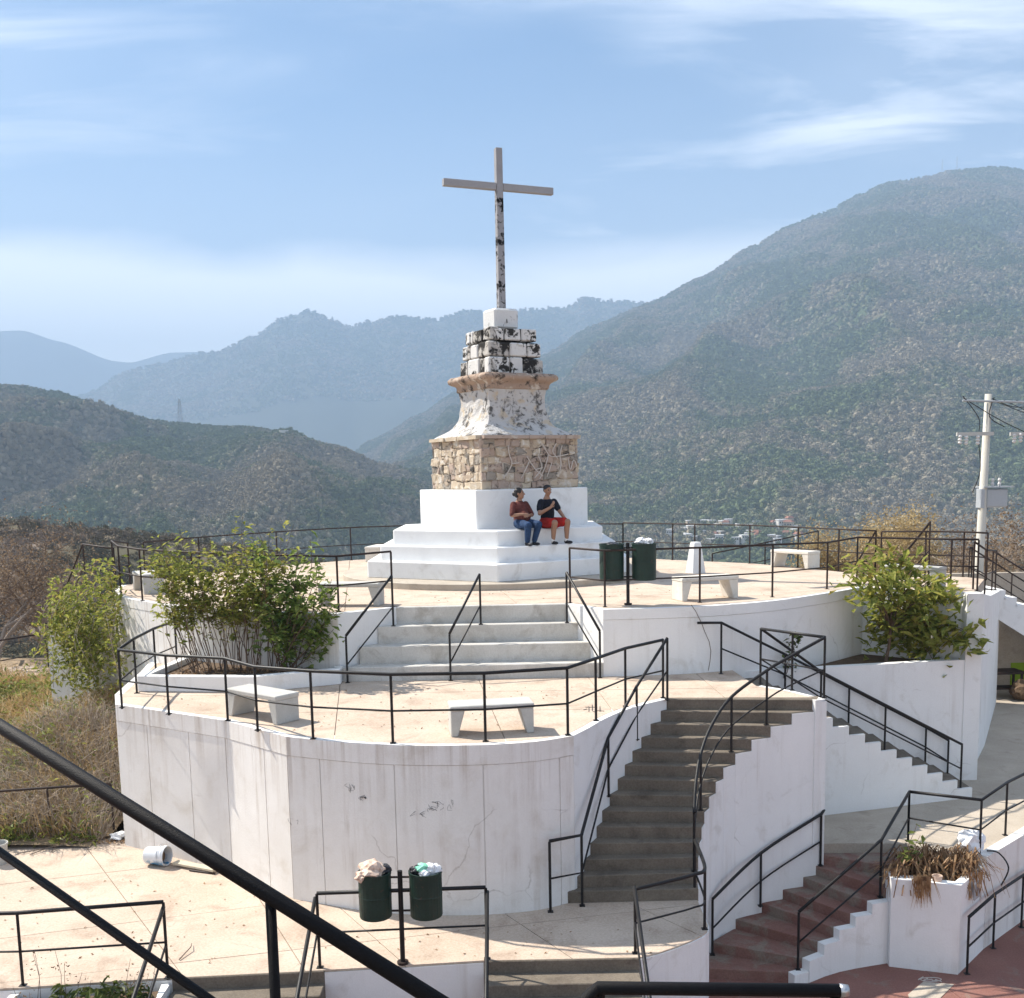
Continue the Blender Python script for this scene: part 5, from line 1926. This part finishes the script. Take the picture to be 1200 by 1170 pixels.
# leaf litter and crumbs along the back edge of the terrace
cs = [(x, y, .012 + rg.uniform(0, .03)) for x, y in zip(rg.uniform(-12, -6.4, 700), 16.78 + np.abs(rg.normal(size=700)) * .16)]
stuff(leaves_mesh('edge_litter', cs, [(rg.normal() * .5, rg.normal() * .5, 1) for _ in cs], .06, MT['dryleaf'], None, rg))
# rubble and rubbish along the terrace edge
MT['pebble'] = surf('dusty_rubble', (.42, .36, .29), (.55, .49, .42), 9, .95)
for i, (px, py, r_, m_, lab) in enumerate([(103, 978, .10, 'plast_p', 'crumpled pinkish bag at the back edge of the lower terrace'), (128, 975, .12, 'pebble', 'flat pale stone at the back edge of the lower terrace'), (140, 983, .13, 'plast_w', 'whitish broken block against the foot of the curved wall'),
                                           (117, 980, .06, 'pebble', 'small stone next to the crumpled pinkish bag'), (52, 770, .2, 'pebble', 'pale boulder at the end of the path railing')]):
    q = P(px, py, 0) if py > 900 else P(px + 12, py + 12, .85)
    crumple('stone' if m_ == 'pebble' else 'rubbish', (q.x, q.y, q.z + r_ * .4), r_, m_, lab, 30 + i, .5)
for i, (a_, b_) in enumerate([((35, 1003), (90, 985)), ((60, 1000), (70, 985)), ((20, 1002), (110, 990)), ((210, 1126), (225, 1108))]):
    p, q = P(*a_, 0), P(*b_, 0)
    mbx = MB().tube([p + Vector((0, 0, .015)), (p + q) / 2 + Vector((.05, .06, .05)), q + Vector((0, 0, .03))], [.008, .007, .004], 5)
    tag(mbx.build('stick', MT['twig']), ['long dry stick on the lower terrace by the bank', 'short dry stick standing off the terrace floor by the bank', 'longest dry stick along the back edge of the lower terrace', 'single short stick near the top of the planter side steps'][i], 'stick')

# dead strap leaved plants in the corner planter
td = thing('dead_plant', 'dead brown strap leaved plants spilling over the corner planter', 'dead plant', (6.1, 15.1, PBZ - .1))
V_, F_ = [], []
rd = np.random.default_rng(61)
for k in range(620):
    # root points inside the bed, denser near the front rim
    u, v = rd.random(), rd.random()
    a_ = np.array((5.52, 14.95)) * (1 - u) + np.array((6.72, 15.0)) * u
    b_ = np.array((5.8, 15.5)) * (1 - u) + np.array((6.85, 15.4)) * u
    xy = a_ * (1 - v) + b_ * v
    z = PBZ - .06
    an = rd.uniform(0, 6.283)
    ln = rd.uniform(.18, .5)
    hh = rd.uniform(.08, .36)
    dx, dy = math.cos(an), math.sin(an)
    w_ = rd.uniform(.006, .014)
    pts = []
    for t_ in (0, .35, .7, 1.0):
        px_, py_ = xy[0] + dx * ln * t_, xy[1] + dy * ln * t_
        zz2 = z + hh * (1 - (2 * t_ - .75) ** 2) - .05 * t_
        pts.append((px_, py_, max(zz2, z - .4 if (py_ < 14.75) else z)))
    i = len(V_)
    for (x, y, zq) in pts:
        V_ += [(x - dy * w_, y + dx * w_, zq), (x + dy * w_, y - dx * w_, zq)]
    F_ += [(i + 2 * j, i + 2 * j + 1, i + 2 * j + 3, i + 2 * j + 2) for j in range(3)]
MB().add(V_, F_).build('leaves', MT['dryleaf'], td)
V_, F_ = [], []
for (cx2, cy2, nn_) in ((5.78, 14.62, 60), (6.62, 14.75, 16), (5.52, 14.95, 22)):
    for k in range(nn_):
        x, y = cx2 + rd.normal() * .07, cy2 + rd.normal() * .03
        ln = rd.uniform(.15, .42)
        w_ = rd.uniform(.006, .012)
        i = len(V_)
        dx = rd.normal() * .06
        for t_ in (0, .5, 1):
            xx, zq = x + dx * t_, PBZ + .06 * (1 - t_) - ln * t_ + .05
            V_ += [(xx - w_ * (1.1 - t_), y - .04 * t_ - .03, zq), (xx + w_ * (1.1 - t_), y - .04 * t_ - .03, zq)]
        F_ += [(i, i + 1, i + 3, i + 2), (i + 2, i + 3, i + 5, i + 4)]
MB().add(V_, F_).build('hanging_leaves', MT['dryleaf'], td)
shrub('weed', 'few green stalks among the dead brown plants', [(5.62, 15.1, PBZ - .08)], [tuple(D(x, y, 15.1)) for x, y in ((1072, 962), (1080, 978), (1066, 990), (1085, 990))], 'weed', 66, .14, 5, .06, .4, .008, cat='weed', twigs=1)

# weeds in the front planter
tw_ = thing('weed', 'broad leaved green weeds with thin dry stalks in the front planter', 'weed', (-5, 11.6, -.12))
cen, nor = [], []
for k in range(16):
    bx, by = rd.uniform(-5.5, -4.3), rd.uniform(11.45, 11.8)
    big = 1.25 if -5.2 < bx < -4.6 else .8
    for j in range(13):
        an = rd.uniform(0, 6.283); rr3 = rd.uniform(.02, .14) * big
        cen.append((bx + math.cos(an) * rr3, by + math.sin(an) * rr3, -.10 + rd.uniform(.01, .17) * big)); nor.append((math.cos(an) * .7 + rd.normal() * .2, math.sin(an) * .7 + rd.normal() * .2, .9))
leaves_mesh('leaves', cen, nor, .15, MT['leafd'], tw_, rd, .30, -.2)
sk = MB()
cen, nor = [], []
for k in range(15):
    bx, by = rd.uniform(-5.75, -4.3), rd.uniform(11.45, 11.8)
    h = rd.uniform(.2, .62)
    tipp = (bx + rd.normal() * .08, by + rd.normal() * .08, -.1 + h)
    sk.tube([(bx, by, -.12), ((bx + tipp[0]) / 2 + rd.normal() * .02, (by + tipp[1]) / 2, -.1 + h * .5), tipp], [.004, .003, .002], 4, False)
    for j in range(9):
        u = rd.uniform(.5, 1)
        cen.append((bx + (tipp[0] - bx) * u + rd.normal() * .045, by + (tipp[1] - by) * u + rd.normal() * .045, -.12 + h * u + rd.normal() * .02)); nor.append(tuple(rnd_dir(rd)))
sk.build('stalks', MT['twig'], tw_)
leaves_mesh('seed_heads', cen, nor, .035, MT['browncrown'], tw_, rd, .5)

# ================================================================== POLE, BUCKET, SMALL THINGS
pb0 = D(1146, 690, 28.0)
ptop = D(1158.5, 462, 28.0)
lean = (ptop - pb0) / (ptop.z - pb0.z)
gz = -2.2
pbase = pb0 - lean * (pb0.z - gz)
ep = thing('utility_pole', 'tall pale concrete electricity pole carrying a grey transformer', 'utility pole', tuple(pbase))
MB().tube([pbase, ptop], [.145, .088], 12).build('shaft', MT['pole'], ep, smooth=True)
MB().tube([(ptop.x - .72, ptop.y - .14, D(1130, 470, 28).z), (ptop.x + .95, ptop.y - .14, D(1200, 472, 28).z)], .03, 5).build('cross_arm', MT['trafo'], ep)
z2 = D(1140, 509, 28).z
MB().box((ptop.x - .38, ptop.y - .16, z2), (.95, .07, .09)).build('cross_arm', MT['bench'], ep)
MB().box((ptop.x + .9, ptop.y - .16, z2 - .02), (.75, .07, .09)).build('cross_arm', MT['bench'], ep)
for dx, dz in ((-.78, -.16), (-.62, -.18), (-.32, -.18), (.62, -.16), (.78, -.14)):
    MB().lathe([(0, .14), (.03, .14), (.055, .10), (.03, .06), (.06, .02), (.03, -.02), (.055, -.06), (.02, -.10), (0, -.10)], (ptop.x + dx, ptop.y - .2, z2 + dz), 10).build('insulator', MT['ceramic'], ep)
tz = D(1160, 584, 28).z
txc = D(1162, 584, 28).x
MB().box((txc + .10, ptop.y + .12, tz), (.56, .44, .48)).build('transformer', MT['trafo'], ep, bevel=.03)
MB().box((txc - .33, ptop.y - .08, tz), (.10, .3, .5)).build('transformer_bracket', MT['trafo'], ep, bevel=.01)
MB().box((txc + .12, ptop.y + .12, tz + .29), (.80, .55, .03)).build('transformer_lid', MT['trafo'], ep)
for dx in (-.25, .0, .18):
    MB().lathe([(0, .22), (.025, .22), (.05, .17), (.025, .12), (.05, .07), (.03, 0)], (txc + dx, ptop.y - .02, tz + .30), 8).build('bushing', MT['ceramic'], ep)
for k, (q0, q1, sag) in enumerate([((-.72, -.14, -.05), (-.30, -.2, -.95), .2), ((.10, -.1, -.1), (.35, -.2, -.85), -.25), ((.05, -.1, -.12), (.95, -.14, -.35), .05), ((-.7, -.14, -.1), (.9, -.2, -1.0), .1), ((-.3, -.2, -1.2), (-.36, -.1, -2.5), .12)]):
    a_, b_ = ptop + Vector(q0), ptop + Vector(q1)
    m_ = (a_ + b_) / 2 + Vector((sag, 0, -.1))
    MB().tube(catmull([a_, m_, b_], 5), .012, 4).build('wire', MT['metal'], ep)
for k, (px, py, dz) in enumerate([(1200, 489, 0), (1200, 500, 0), (1200, 478, 0)]):
    a_ = Vector((ptop.x + .05 + .3 * k, ptop.y - .14, D(1170, 470, 28).z))
    b_ = D(px + 160, py + 30, 33)
    MB().tube(catmull([a_, (a_ + b_) / 2 + Vector((0, 0, -.25)), b_], 6), .009, 4).build('wire', MT['metal'], ep)

# bucket on its side, with a plank end
bx = P(183, 1016, 0)
bk = thing('bucket', 'white plastic bucket lying on its side by the curved wall', 'bucket', (bx.x, bx.y, 0))
rot = Matrix.Rotation(math.radians(-14), 4, 'Z') @ Matrix.Rotation(math.radians(88), 4, 'Y')
prof = [(0, -.17), (.125, -.17), (.13, -.165), (.140, .05), (.150, .05), (.150, .065), (.143, .065), (.145, .12), (.155, .12), (.157, .135), (.147, .17), (.152, .175), (.145, .178), (.138, .17), (.125, -.15), (0, -.15)]
mbk = MB().lathe(prof, (0, 0, 0), 28)
mbk.v = [tuple(rot @ Vector(v) + Vector((bx.x, bx.y + .08, .152))) for v in mbk.v]
mb1, wb_, bb_ = new_mat('bucket_plastic')
tcn = wb_.n('ShaderNodeTexCoord')
fx = wb_.ramp(wb_.noise(pos_of(wb_), 9, 3), [(.50, 0), (.56, 1)])
spx = wb_.n('ShaderNodeSeparateXYZ'); wb_.l(pos_of(wb_), spx.inputs[0])
low = wb_.ramp(spx.outputs[2], [(.06, 1), (.14, 0)])
wb_.l(wb_.mix(wb_.math('MULTIPLY', fx, low), (.66, .68, .70), (.05, .22, .42)), bb_.inputs['Base Color'])
bb_.inputs['Roughness'].default_value = .4
mbk.build('body', mb1, bk, smooth=False)
MB().tube([Vector((bx.x + .16 * math.cos(a2) * .1 + .06, bx.y + .08 + .17 * math.cos(a2), .152 + .17 * math.sin(a2))) for a2 in [math.pi * .1 * k for k in range(11)]], .004, 5).build('handle', MT['steel'], bk)
mud = MB().ell((bx.x + .02, bx.y + .07, .14), (.10, .11, .11))
mud.build('dried_mix', MT['soil'], bk, smooth=True)
q0, q1 = P(208, 1012, .06), P(248, 1021, .04)
pk = MB().box(((q0.x + q1.x) / 2, (q0.y + q1.y) / 2 + .04, .055), ((q1 - q0).length + .12, .13, .035), math.atan2(q1.y - q0.y, q1.x - q0.x))
tag(pk.build('plank', MT['wood'], bevel=.004), 'short pale plank lying in front of the overturned bucket', 'plank')
pk = MB().tube([P(222, 1020, .015), P(252, 1024, .015)], .014, 6)
tag(pk.build('iron_rod', MT['rusty']), 'short rusty rod on the floor beside the pale plank', 'rod')
# second container at the far left of the terrace
q = P(2, 1012, 0)
b2 = thing('bucket', 'upright dusty white bucket near the back railing of the lower terrace', 'bucket', (q.x, q.y, 0))
MB().lathe([(0, 0), (.13, 0), (.15, .30), (.16, .30), (.16, .33), (.145, .33), (.125, .02), (0, .02)], (q.x - .05, q.y, 0), 24).build('body', MT['bench'], b2)
# white container, pipe stub and box on the ramp corner
q = P(1150, 990, 0)
q = Vector((6.90, 15.62, 0))
crumple('plastic_sack', (q.x, q.y, .17), .19, 'plast_w', 'white plastic sack standing behind the dead plants at the ramp corner', 77, 1.05)
hs_ = MB().tube(catmull([q + Vector((.20, -.13, .075)), q + Vector((.34, -.22, .07)), q + Vector((.44, -.34, -.12)), q + Vector((.30, -.42, -.36))], 5), .012, 6)
tag(hs_.build('hose', MT['metal']), 'short black hose looping over the ramp wall by the dead plants', 'hose')
q = Vector((6.04, 14.70, PBZ - .05))
cn = thing('paint_can', 'small pinkish white can on the rim of the corner planter', 'can', tuple(q))
MB().lathe([(0, 0), (.065, 0), (.068, .11), (.072, .115), (.072, .125), (.06, .125), (.058, .02), (0, .02)], tuple(q), 18).build('body', MT['plast_p'], cn)
tag(MB().box((6.66, 14.80, -.26), (.03, .20, .26), math.atan2(.8, .72) - math.pi / 2).build('meter_box', MT['trafo'], bevel=.01), 'small dark grey meter box on the face of the corner planter', 'meter box')
# table in the passage
q = P(1172, 817, 0)
tb = thing('table', 'dark low table against the back wall of the passage', 'table', (q.x, 26.6, 0))
MB().box((q.x, 26.6, .66), (1.0, .6, .05), .05).build('table_top', MT['rusty'], tb)
for sx_ in (-1, 1):
    for sy_ in (-1, 1):
        MB().box((q.x + sx_ * .42, 26.6 + sy_ * .22, .33), (.05, .05, .64)).build('leg', MT['rusty'], tb)
MB().box((q.x, 26.6, .25), (.8, .4, .04)).build('shelf', MT['rusty'], tb)
crumple('sack', (q.x + .35, 26.2, .24), .27, 'soil', 'dark sack slumped against the low table in the passage', 71, .9)

# dry leaves and crumbs blown over the terraces
rl = np.random.default_rng(91)
cs = []
for (x0_, x1_, y0_, y1_, z_, n_) in ((-8.5, -3.5, 12.3, 15.2, ZL, 90), (-2.5, 1.8, 12.4, 13.3, ZL, 30), (-5.8, 2.2, 16.4, 17.5, ZM, 70), (-3.2, .4, 14.6, 16.3, ZM, 40), (-6, 6, 19.8, 21.4, ZU, 60), (-2.6, 1.2, 18.25, 18.9, ZM + .57, 0)):
    for _ in range(n_):
        cs.append((rl.uniform(x0_, x1_), rl.uniform(y0_, y1_), z_ + .008))
stuff(leaves_mesh('blown_leaves', cs, [(rl.normal() * .25, rl.normal() * .25, 1) for _ in cs], .045, MT['dryleaf'], None, rl))

# ink marks: scribble on the middle terrace floor and on the plaza
mk = MB()
for a_, b_ in (((686, 829), (700, 829)), ((690, 828), (690, 834)), ((694, 826), (694, 833)), ((700, 833), (708, 833.5)), ((684, 832), (688, 831)), ((703, 828), (703, 834)), ((695, 834), (699, 835))):
    mk.tube([P(a_[0], a_[1], ZM + .004), P(b_[0], b_[1], ZM + .004)], .006, 4)
tag(mk.build('painted_mark', MT['plast_k']), 'small dark scribble painted on the middle terrace floor', 'floor marking')
mk = MB()
c_ = P(1091, 1148, ZR + .004)
for k in range(5):
    mk.tube([c_ + Vector((-.18 + .06 * k, -.03 * (k % 2), 0)), c_ + Vector((-.08 + .05 * k, .08 - .04 * k, 0))], .008, 4)
mk.tube([c_ + Vector((.15 * math.cos(a2), .06 * math.sin(a2), 0)) for a2 in [6.283 * k / 10 for k in range(11)]], .007, 4)
tag(mk.build('chalk_mark', MT['chalk']), 'faint chalk doodle on the red plaza below the corner planter', 'floor marking')
# marker tags scribbled on the curved wall
sc_ = MB()


rs3 = random.Random(4)
for (x, y, n, s) in ((412, 925, 4, 9), (425, 936, 3, 6), (515, 948, 6, 12), (520, 945, 4, 8), (343, 965, 2, 4), (490, 955, 3, 8)):
    for k in range(n):
        x0_, y0_ = x + rs3.uniform(-s, s), y + rs3.uniform(-s, s) * .5
        pts = [wall_pt(x0_ + rs3.uniform(-4, 4), y0_ + rs3.uniform(-4, 4), FULL) for _ in range(4)]
        sc_.tube(catmull(pts, 3), .0016, 3)
sc_.tube([wall_pt(427, 934, FULL), wall_pt(429, 936, FULL)], .012, 5)
sc_.build('scribble', MT['plast_k'], mw)

# ================================================================== PEOPLE
MT['skin'] = plain('warm_skin', (.30, .165, .105), .55, 0, .08)
MT['hair'] = plain('black_hair', (.012, .010, .010), .5, 0, .3)
MT['maroon'] = surf('maroon_blouse', (0.075, 0.0225, 0.0188), (0.13, 0.039, 0.0325), 9, .9, None, 9, .5, .6, None, 0, 1.0, 22, .35)
MT['jeans'] = surf('blue_jeans', (0.015, 0.0338, 0.0788), (0.026, 0.0585, 0.1365), 9, .9, None, 9, .5, .6, None, 0, 1.0, 22, .35)
MT['navy'] = surf('navy_tshirt', (0.0075, 0.009, 0.015), (0.013, 0.0156, 0.026), 9, .9, None, 9, .5, .6, None, 0, 1.0, 22, .35)
MT['redshort'] = surf('red_shorts', (0.255, 0.0135, 0.0105), (0.442, 0.0234, 0.0182), 9, .9, None, 9, .5, .6, None, 0, 1.0, 22, .35)
MT['shoe'] = plain('dark_shoe', (.012, .012, .016), .6)
MT['sock'] = plain('white_sock', (.72, .72, .72), .9)
MT['eye'] = plain('dark_eye', (.01, .008, .008), .2)
MT['lip'] = plain('lip', (.24, .09, .07), .5)


def limb(mb, pts, rads, k=6):
    """tapered limb with rounded joints"""
    pts = [Vector(p) for p in pts]
    for i in range(len(pts) - 1):
        mb.tube([pts[i].lerp(pts[i + 1], j / 3) for j in range(4)], [lerp(rads[i], rads[i + 1], j / 3) for j in range(4)], 10)
    for p, r in zip(pts, rads):
        mb.ell(p, (r * .99,) * 3, None, 10, 8)


def blend(mb, name, mat, parent, voxel=.011, it=6):
    o = mb.build(name, mat, parent, smooth=True, local=True)
    m = o.modifiers.new('blend', 'REMESH'); m.mode = 'VOXEL'; m.voxel_size = voxel; m.use_smooth_shade = True
    s = o.modifiers.new('relax', 'SMOOTH'); s.factor = .5; s.iterations = it
    return o


def hand(mb, wrist, d, palm_n, curl=.5, L=.17):
    """palm with four unequal bent fingers and a thumb from its side"""
    d = Vector(d).normalized(); n = Vector(palm_n); n = (n - d * n.dot(d)).normalized(); s = d.cross(n)
    w = Vector(wrist)
    rot = Matrix((s, d, n)).transposed()
    mb.ell(w + d * L * .27, (.040, L * .29, .018), rot, 10, 8)
    for k, (off, fl) in enumerate(((-.030, .36), (-.010, .42), (.010, .40), (.029, .31))):
        p = w + d * L * .50 + s * off
        q1 = p + (d * math.cos(curl * .5) + n * math.sin(curl * .5)) * L * fl * .48
        q2 = q1 + (d * math.cos(curl * 1.4) + n * math.sin(curl * 1.4)) * L * fl * .34
        q3 = q2 + (d * math.cos(curl * 2.1) + n * math.sin(curl * 2.1)) * L * fl * .22
        limb(mb, [p, q1, q2, q3], [.0095, .009, .0082, .0072])
    p = w + d * L * .14 - s * .030
    q1 = p - s * .032 + d * .028 + n * .012
    q2 = q1 - s * .008 + d * .034 + n * .012
    limb(mb, [p, q1, q2], [.013, .011, .009])


def head(body, root, c, yaw, pitch, hairstyle, r=1.0):
    """head looking along -y turned by yaw; c = centre of the head"""
    R_ = Matrix.Rotation(yaw, 3, 'Z') @ Matrix.Rotation(pitch, 3, 'X')
    c = Vector(c)

    def h(p):
        return c + R_ @ (Vector(p) * r)
    body.ell(h((0, .010, .025)), (.075 * r, .092 * r, .090 * r), R_, 14, 10)
    body.ell(h((0, -.018, -.045)), (.058 * r, .066 * r, .072 * r), R_, 12, 10)
    body.ell(h((0, -.052, -.088)), (.028 * r, .024 * r, .024 * r), R_, 10, 8)
    limb(body, [h((0, -.082, .012)), h((0, -.103, -.025))], [.010 * r, .016 * r])
    for s in (-1, 1):
        body.ell(h((s * .076, .012, -.01)), (.010 * r, .022 * r, .032 * r), R_, 8, 6)
        body.ell(h((s * .034, -.062, -.030)), (.026 * r, .026 * r, .024 * r), R_, 8, 6)
        MB().ell(h((s * .031, -.082, .010)), (.013 * r, .006 * r, .007 * r), R_, 8, 6).build('eye', MT['eye'], root, smooth=True, local=True)
        MB().ell(h((s * .032, -.084, .030)), (.019 * r, .006 * r, .0045 * r), R_, 8, 6).build('eyebrow', MT['hair'], root, smooth=True, local=True)
    MB().ell(h((0, -.083, -.060)), (.023 * r, .007 * r, .008 * r), R_, 8, 6).build('mouth', MT['lip'], root, smooth=True, local=True)
    hb = MB()
    hb.ell(h((0, .020, .048)), (.082 * r, .092 * r, .082 * r), R_, 14, 10)
    if hairstyle == 'tied':
        hb.ell(h((0, .055, .0)), (.078 * r, .062 * r, .085 * r), R_, 12, 10)
        hb.ell(h((0, .115, .005)), (.045 * r, .045 * r, .05 * r), R_, 10, 8)
        for s in (-1, 1):
            hb.ell(h((s * .062, -.005, .045)), (.022 * r, .05 * r, .05 * r), R_, 10, 8)
    else:
        hb.ell(h((0, .045, .01)), (.077 * r, .060 * r, .070 * r), R_, 12, 10)
    blend(hb, 'hair', MT['hair'], root, .010, 3)


FN = Vector((math.sin(math.radians(30)), -math.cos(math.radians(30)), 0))     # outward normal of the seat step
FT = Vector((math.cos(math.radians(30)), math.sin(math.radians(30)), 0))
F1 = Vector((-.28, MCY - 2.70, ZT[2]))


def seat_pt(px):
    d = ray(px, 620)
    o = Vector((0, 0, CAMZ))
    t_ = (F1 - o).dot(FN) / d.dot(FN)
    q = o + d * t_
    return Vector((q.x, q.y, ZT[2]))


def person_root(label, px):
    q = seat_pt(px)
    t = thing('person', label, 'person', tuple(q))
    t.rotation_euler = (0, 0, math.radians(30))
    return t


def shoe(mb, p, yaw, L=.25):
    R_ = Matrix.Rotation(yaw, 3, 'Z')
    p = Vector(p)
    mb.ell(p + R_ @ Vector((0, -.075, .032)), (.042, .085, .034), R_, 12, 8)
    mb.ell(p + R_ @ Vector((0, .035, .042)), (.038, .065, .045), R_, 12, 8)


drop = ZT[1] - ZT[2]
# woman: maroon blouse, jeans, hands folded, head turned to her neighbour
w = person_root('person in maroon blouse and jeans sitting on the monument step, hair tied back', 617)
bd = MB()
hipz = .13
limb(bd, [(0, .20, hipz), (0, .24, .30), (0, .28, .46), (0, .29, .56), (0, .285, .66)], [.135, .145, .135, .09, .052])
head(bd, w, (0, .265, .765), math.radians(48), math.radians(-6), 'tied', 1.05)
for s, ex, ey, ez, hx, hy, hz_ in ((-1, -.255, .16, .31, -.06, .01, .33), (1, .25, .18, .30, .07, .00, .30)):
    limb(bd, [(s * .165, .27, .53), (ex, ey, ez), (hx, hy, hz_)], [.055, .043, .030])
    hand(bd, (hx, hy, hz_), (-s * .9, -.25, -.05), (0, .6, -.6), .6, .16)
KN = [(-.10, -.24, .10), (.17, -.22, .11)]
AN = [(-.10, -.20, drop + .09), (.10, -.16, drop + .09)]
for s, kn, an in ((-1, KN[0], AN[0]), (1, KN[1], AN[1])):
    limb(bd, [(s * .095, .18, hipz), kn, an], [.092, .065, .042])
blend(bd, 'body', MT['skin'], w, .010, 3)
bl = MB()
limb(bl, [(0, .20, hipz + .03), (0, .225, .30), (0, .275, .47), (0, .29, .555)], [.160, .172, .152, .085])
bl.ell((0, .10, .27), (.165, .12, .13), None, 12, 10)
for s, ex, ey, ez in ((-1, -.255, .16, .31), (1, .25, .18, .30)):
    a_ = Vector((s * .15, .275, .53)); b_ = Vector((ex, ey, ez))
    limb(bl, [a_, a_.lerp(b_, .5), a_.lerp(b_, .92)], [.074, .070, .062])
blend(bl, 'blouse', MT['maroon'], w, .011, 5)
je = MB()
je.ell((0, .19, hipz - .02), (.185, .16, .11), None, 14, 10)
for s, kn, an in ((-1, KN[0], AN[0]), (1, KN[1], AN[1])):
    limb(je, [(s * .095, .18, hipz), kn, Vector(an) + Vector((0, 0, .02))], [.112, .083, .060])
blend(je, 'jeans', MT['jeans'], w, .011, 5)
for an in AN:
    sh = MB(); shoe(sh, (an[0], an[1] - .02, drop), .1)
    sh.build('shoe', MT['shoe'], w, smooth=True, local=True)
# man: navy T-shirt, red shorts, one hand raised to the chest
m_ = person_root('person in navy T-shirt and red shorts sitting with one hand raised on the monument step', 647)
bd = MB()
limb(bd, [(0, .20, .12), (0, .17, .32), (-.02, .15, .52), (-.03, .15, .62), (-.03, .14, .70)], [.125, .130, .135, .085, .055])
head(bd, m_, (-.03, .115, .815), math.radians(4), math.radians(4), 'short', 1.0)
AR = [((-.205, .15, .565), (-.29, .03, .33), (-.09, -.10, .46)), ((.155, .15, .565), (.245, .06, .35), (.24, -.16, .20))]
for (sh_, el, wr), dd, pn, cu in zip(AR, ((.55, -.1, .75), (.1, -.8, -.35)), ((0, .8, .2), (0, .2, -1)), (.35, .35)):
    limb(bd, [sh_, el, wr], [.058, .046, .031])
    hand(bd, wr, dd, pn, cu, .18)
KM = [(-.10, -.27, .13), (.24, -.25, .14)]
AM = [(-.10, -.20, drop + .09), (.25, -.19, drop + .09)]
for s, kn, an in ((-1, KM[0], AM[0]), (1, KM[1], AM[1])):
    limb(bd, [(s * .10, .17, .12), kn, Vector(kn).lerp(Vector(an), .4) + Vector((0, .02, 0)), an], [.098, .068, .062, .042])
blend(bd, 'body', MT['skin'], m_, .010, 3)
ts = MB()
limb(ts, [(0, .20, .15), (0, .175, .32), (-.02, .155, .51), (-.03, .15, .60)], [.148, .150, .152, .085])
for sh_, el, wr in AR:
    a_, b_ = Vector(sh_) , Vector(el)
    limb(ts, [a_ * .9 + Vector((0, .0, .055)), a_.lerp(b_, .35), a_.lerp(b_, .62)], [.080, .075, .072])
blend(ts, 'tshirt', MT['navy'], m_, .011, 5)
so = MB()
so.ell((0, .18, .10), (.18, .16, .11), None, 14, 10)
for s, kn in ((-1, KM[0]), (1, KM[1])):
    a_, b_ = Vector((s * .10, .17, .12)), Vector(kn)
    limb(so, [a_, a_.lerp(b_, .5), a_.lerp(b_, .80)], [.120, .108, .100])
so.ell((.06, -.02, .07), (.12, .12, .07), None, 12, 8)
blend(so, 'shorts', MT['redshort'], m_, .011, 5)
for an in AM:
    k_ = MB(); limb(k_, [Vector(an) + Vector((0, .005, -.03)), Vector(an) + Vector((0, 0, .045))], [.046, .045])
    k_.build('sock', MT['sock'], m_, smooth=True, local=True)
    sh = MB(); shoe(sh, (an[0] + .0, an[1] - .03, drop), .15 if an[0] > 0 else -.05)
    sh.build('shoe', MT['shoe'], m_, smooth=True, local=True)
